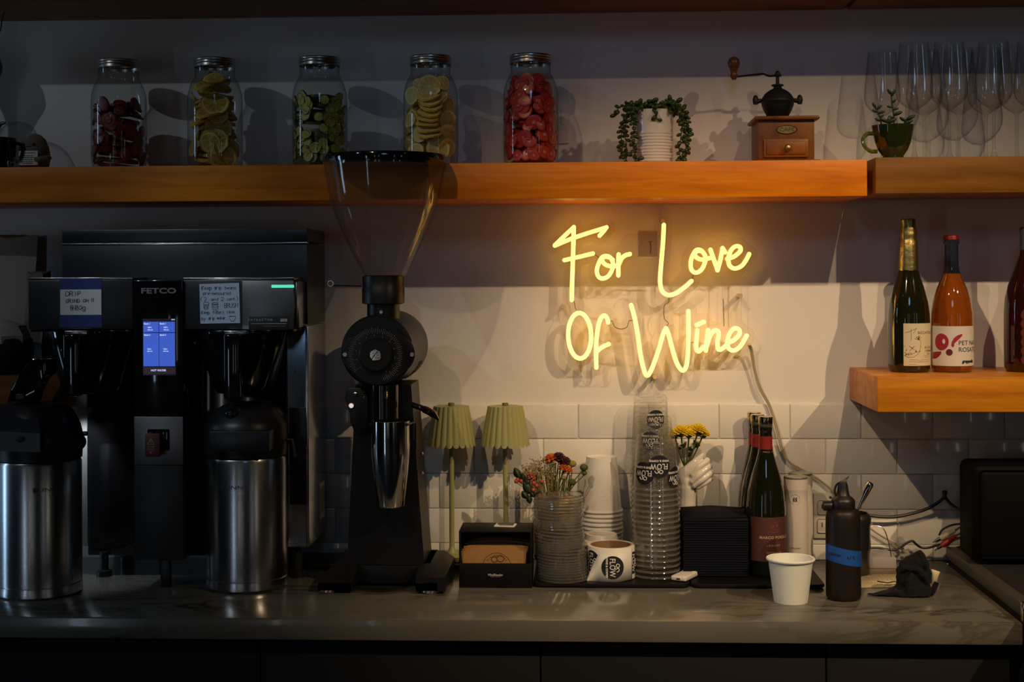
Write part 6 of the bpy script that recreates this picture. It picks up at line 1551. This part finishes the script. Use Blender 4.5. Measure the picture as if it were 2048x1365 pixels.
# ---- black crumpled cloth with a paper tag
pc = onz(1810, 1192); Yc2 = pc.y; s = sc(Yc2, 1810)
ck = thing('black_cloth', 'crumpled black cloth napkin with a small paper tag', 'cloth', (pc.x, Yc2, ZC + .0003))
k3 = lambda u, v, y=0: ((u - 1810) * s, y, max(.001, at(1810, v, Yc2).z - ZC))
M_cl = mat('black_linen', (.006, .0065, .0095), .9, spec=.2, bump=.3, bscale=500, sheen=.05)
b = B()
# flat swept tail, then a bunched upright wad pulled to a point
def wad(rows):
    R_ = []
    for pts in rows: R_.append([k3(*q) for q in pts])
    b.grid(R_, 0, True, True, True)
def ringc(cx, cy, rx, rz, d0, ry, tilt=0, n=12):
    o_ = []
    for i in range(n):
        a = 2 * PI * i / n; x, zz_ = rx * math.cos(a), rz * math.sin(a)
        o_.append((cx + x * math.cos(tilt) - zz_ * math.sin(tilt) * .2, cy + x * math.sin(tilt), d0 + ry * math.sin(a)))
    return o_
wad([[(u, v + (th if k in (1, 2) else -th), dd) for k, (dd) in enumerate((-.012 - w, -.012 - w, .012 + w, .012 + w))] for u, v, th, w in ((1736, 1191, 1.5, -.008), (1750, 1193, 4, .0), (1775, 1190, 7, .004), (1800, 1186, 10, .008), (1825, 1184, 13, .010), (1848, 1184, 13, .008), (1858, 1186, 8, .0))])
wad([ringc(1826, 1196, 33, 0, .004, .030), ringc(1827, 1180, 32, 0, .006, .028), ringc(1824, 1160, 29, 0, .008, .026, .06), ringc(1826, 1142, 31, 0, .010, .024, -.05), ringc(1829, 1126, 27, 0, .012, .020, -.12), ringc(1833, 1114, 19, 0, .012, .014, -.2), ringc(1842, 1104, 6, 0, .012, .006, -.3)])
b.tube(smooth_path([k3(1800, 1142, -.006), k3(1815, 1135, -.014), k3(1832, 1138, -.016), k3(1846, 1152, -.014), k3(1852, 1172, -.010), k3(1850, 1190, -.006)], 5), .0055, 8)
b.tube(smooth_path([k3(1808, 1178, -.018), k3(1812, 1158, -.020), k3(1820, 1145, -.018)], 5), .0045, 8)
b.tube(smooth_path([k3(1840, 1106, .004), k3(1848, 1122, -.006), k3(1854, 1142, -.008), k3(1856, 1165, -.006)], 5), .0055, 8)
o = b.obj('cloth', M_cl, ck); md = o.modifiers.new('r', 'REMESH'); md.mode = 'VOXEL'; md.voxel_size = .0022; md.use_smooth_shade = True
tx = bpy.data.textures.new('folds', 'CLOUDS'); tx.noise_scale = .016; ds = o.modifiers.new('d', 'DISPLACE'); ds.texture = tx; ds.strength = .010; ds.mid_level = .5
ms = o.modifiers.new('s', 'SMOOTH'); ms.iterations = 2
b = B(); b.grid([[k3(1862, 1168, -.006), k3(1870, 1171, -.006)], [k3(1864, 1146, -.004), k3(1876, 1152, -.004)], [k3(1862, 1138, -.002), k3(1880, 1144, -.002)]]); o = b.obj('paper_tag', mat('tag_cream', (.62, .54, .40), .7), ck); o.modifiers.new('t', 'SOLIDIFY').thickness = .0005
b = B(); b.tube([k3(1872, 1164, -.006), k3(1864, 1182, -.006), k3(1856, 1194, -.004)], [.005, .006, .007], 8, flat=.4); b.obj('hem_strip', M_cl, ck)

# ---- black box and its cables
YX = -.215; SZC = ZC + .0321
p = at(1990, 1120, YX); z = lambda v: at(1990, v, YX).z - SZC
M_box = mat('box_black', (.002, .002, .002), .65, spec=.1)
bx2 = thing('black_box', 'large black box with rounded corners on the dark side counter', 'box', (p.x, YX, SZC))
xl = at(1946, 1030, YX).x - p.x; xr = xl + .30
b = B(); b.box(xl, xr, 0, .115, .004, z(930), 0, .016, 4); b.obj('body', M_box, bx2)
b = B(); b.box(xl + .012, xr - .012, -.004, .004, .014, z(941), 0, .010, 3); b.obj('front_panel', M_box, bx2)
for dx in (xl + .03, xr - .03):
    b = B(); b.lathe([(0, 0), (.012, 0), (.012, .005), (0, .005)], 16, 0, (dx, .03, 0)); b.obj('foot', M_black, bx2)
M_cab = mat('cable_black', (.010, .010, .011), .45)
Yk = -.060
def cable(name, pts, r, label, m=M_cab, extra=None):
    q0 = at(*pts[0]); t = thing(name, label, 'cable', tuple(q0), None, None)
    b = B(); b.tube(smooth_path([tuple(at(*q) - q0) for q in pts], 6), r, 8); b.obj('cord', m, t); return t, q0
t, q0 = cable('power_cable', [(1738, 1031, -.03), (1765, 1034.5, -.03), (1800, 1033, -.03), (1850, 1020, -.03), (1880, 1003, -.03), (1889, 992, -.03), (1887, 985, -.03), (1892, 985, -.03), (1890, 994, -.03), (1902, 1009, -.03), (1920, 1021, -.05), (1935, 1030, -.06)], .0035, 'thick black cable looping from the pitcher to the black box')
b = B(); b.ball(at(1889.5, 990, -.033) - q0, .006, 0, 10, 8, (.7, .7, 1.5)); b.obj('cable_tie', M_black, t)
t, q0 = cable('audio_cable', [(1738, 1096.5, -.035), (1760, 1097, -.035), (1785, 1101, -.035), (1800, 1096, -.035), (1815, 1086, -.035), (1825, 1083, -.035), (1832, 1089, -.035), (1843, 1096, -.035), (1858, 1096, -.04), (1880, 1089.5, -.05)], .0026, 'thin black audio cable with red and white plugs by the black box')
def plug(a, c, m, nm):
    a, c = at(*a, -.055) - q0, at(*c, -.055) - q0; v = c - a; b = B()
    b.tube([a, a + v * .1, a + v * .45, a + v * .5, a + v * .9, c], [.0055, .0064, .0064, .0054, .0048, .0036], 12)
    o = b.obj(nm, m, t); b = B(); b.tube([a - v * .30, a - v * .02], [.0030, .0044], 10); b.tube([a - v * .48, a - v * .28], .0016, 8); b.obj('plug_pin', M_gun, o); return o
plug((1883, 1092), (1912, 1072), mat('plug_red', (.30, .018, .010), .4), 'audio_plug'); plug((1880, 1078), (1910, 1062), mat('plug_ivory', (.42, .38, .28), .4), 'audio_plug')
b = B(); b.tube(smooth_path([tuple(at(u, v, -.055) - q0) for u, v in ((1912, 1072), (1925, 1066), (1940, 1064))], 4), .0022, 7); b.tube(smooth_path([tuple(at(u, v, -.055) - q0) for u, v in ((1910, 1062), (1922, 1055), (1940, 1052))], 4), .0022, 7)
b.tube(smooth_path([tuple(at(u, v, -.045) - q0) for u, v in ((1878, 1072), (1884, 1061), (1898, 1053), (1915, 1049), (1938, 1049))], 4), .0022, 7); b.obj('cord', M_cab, t)
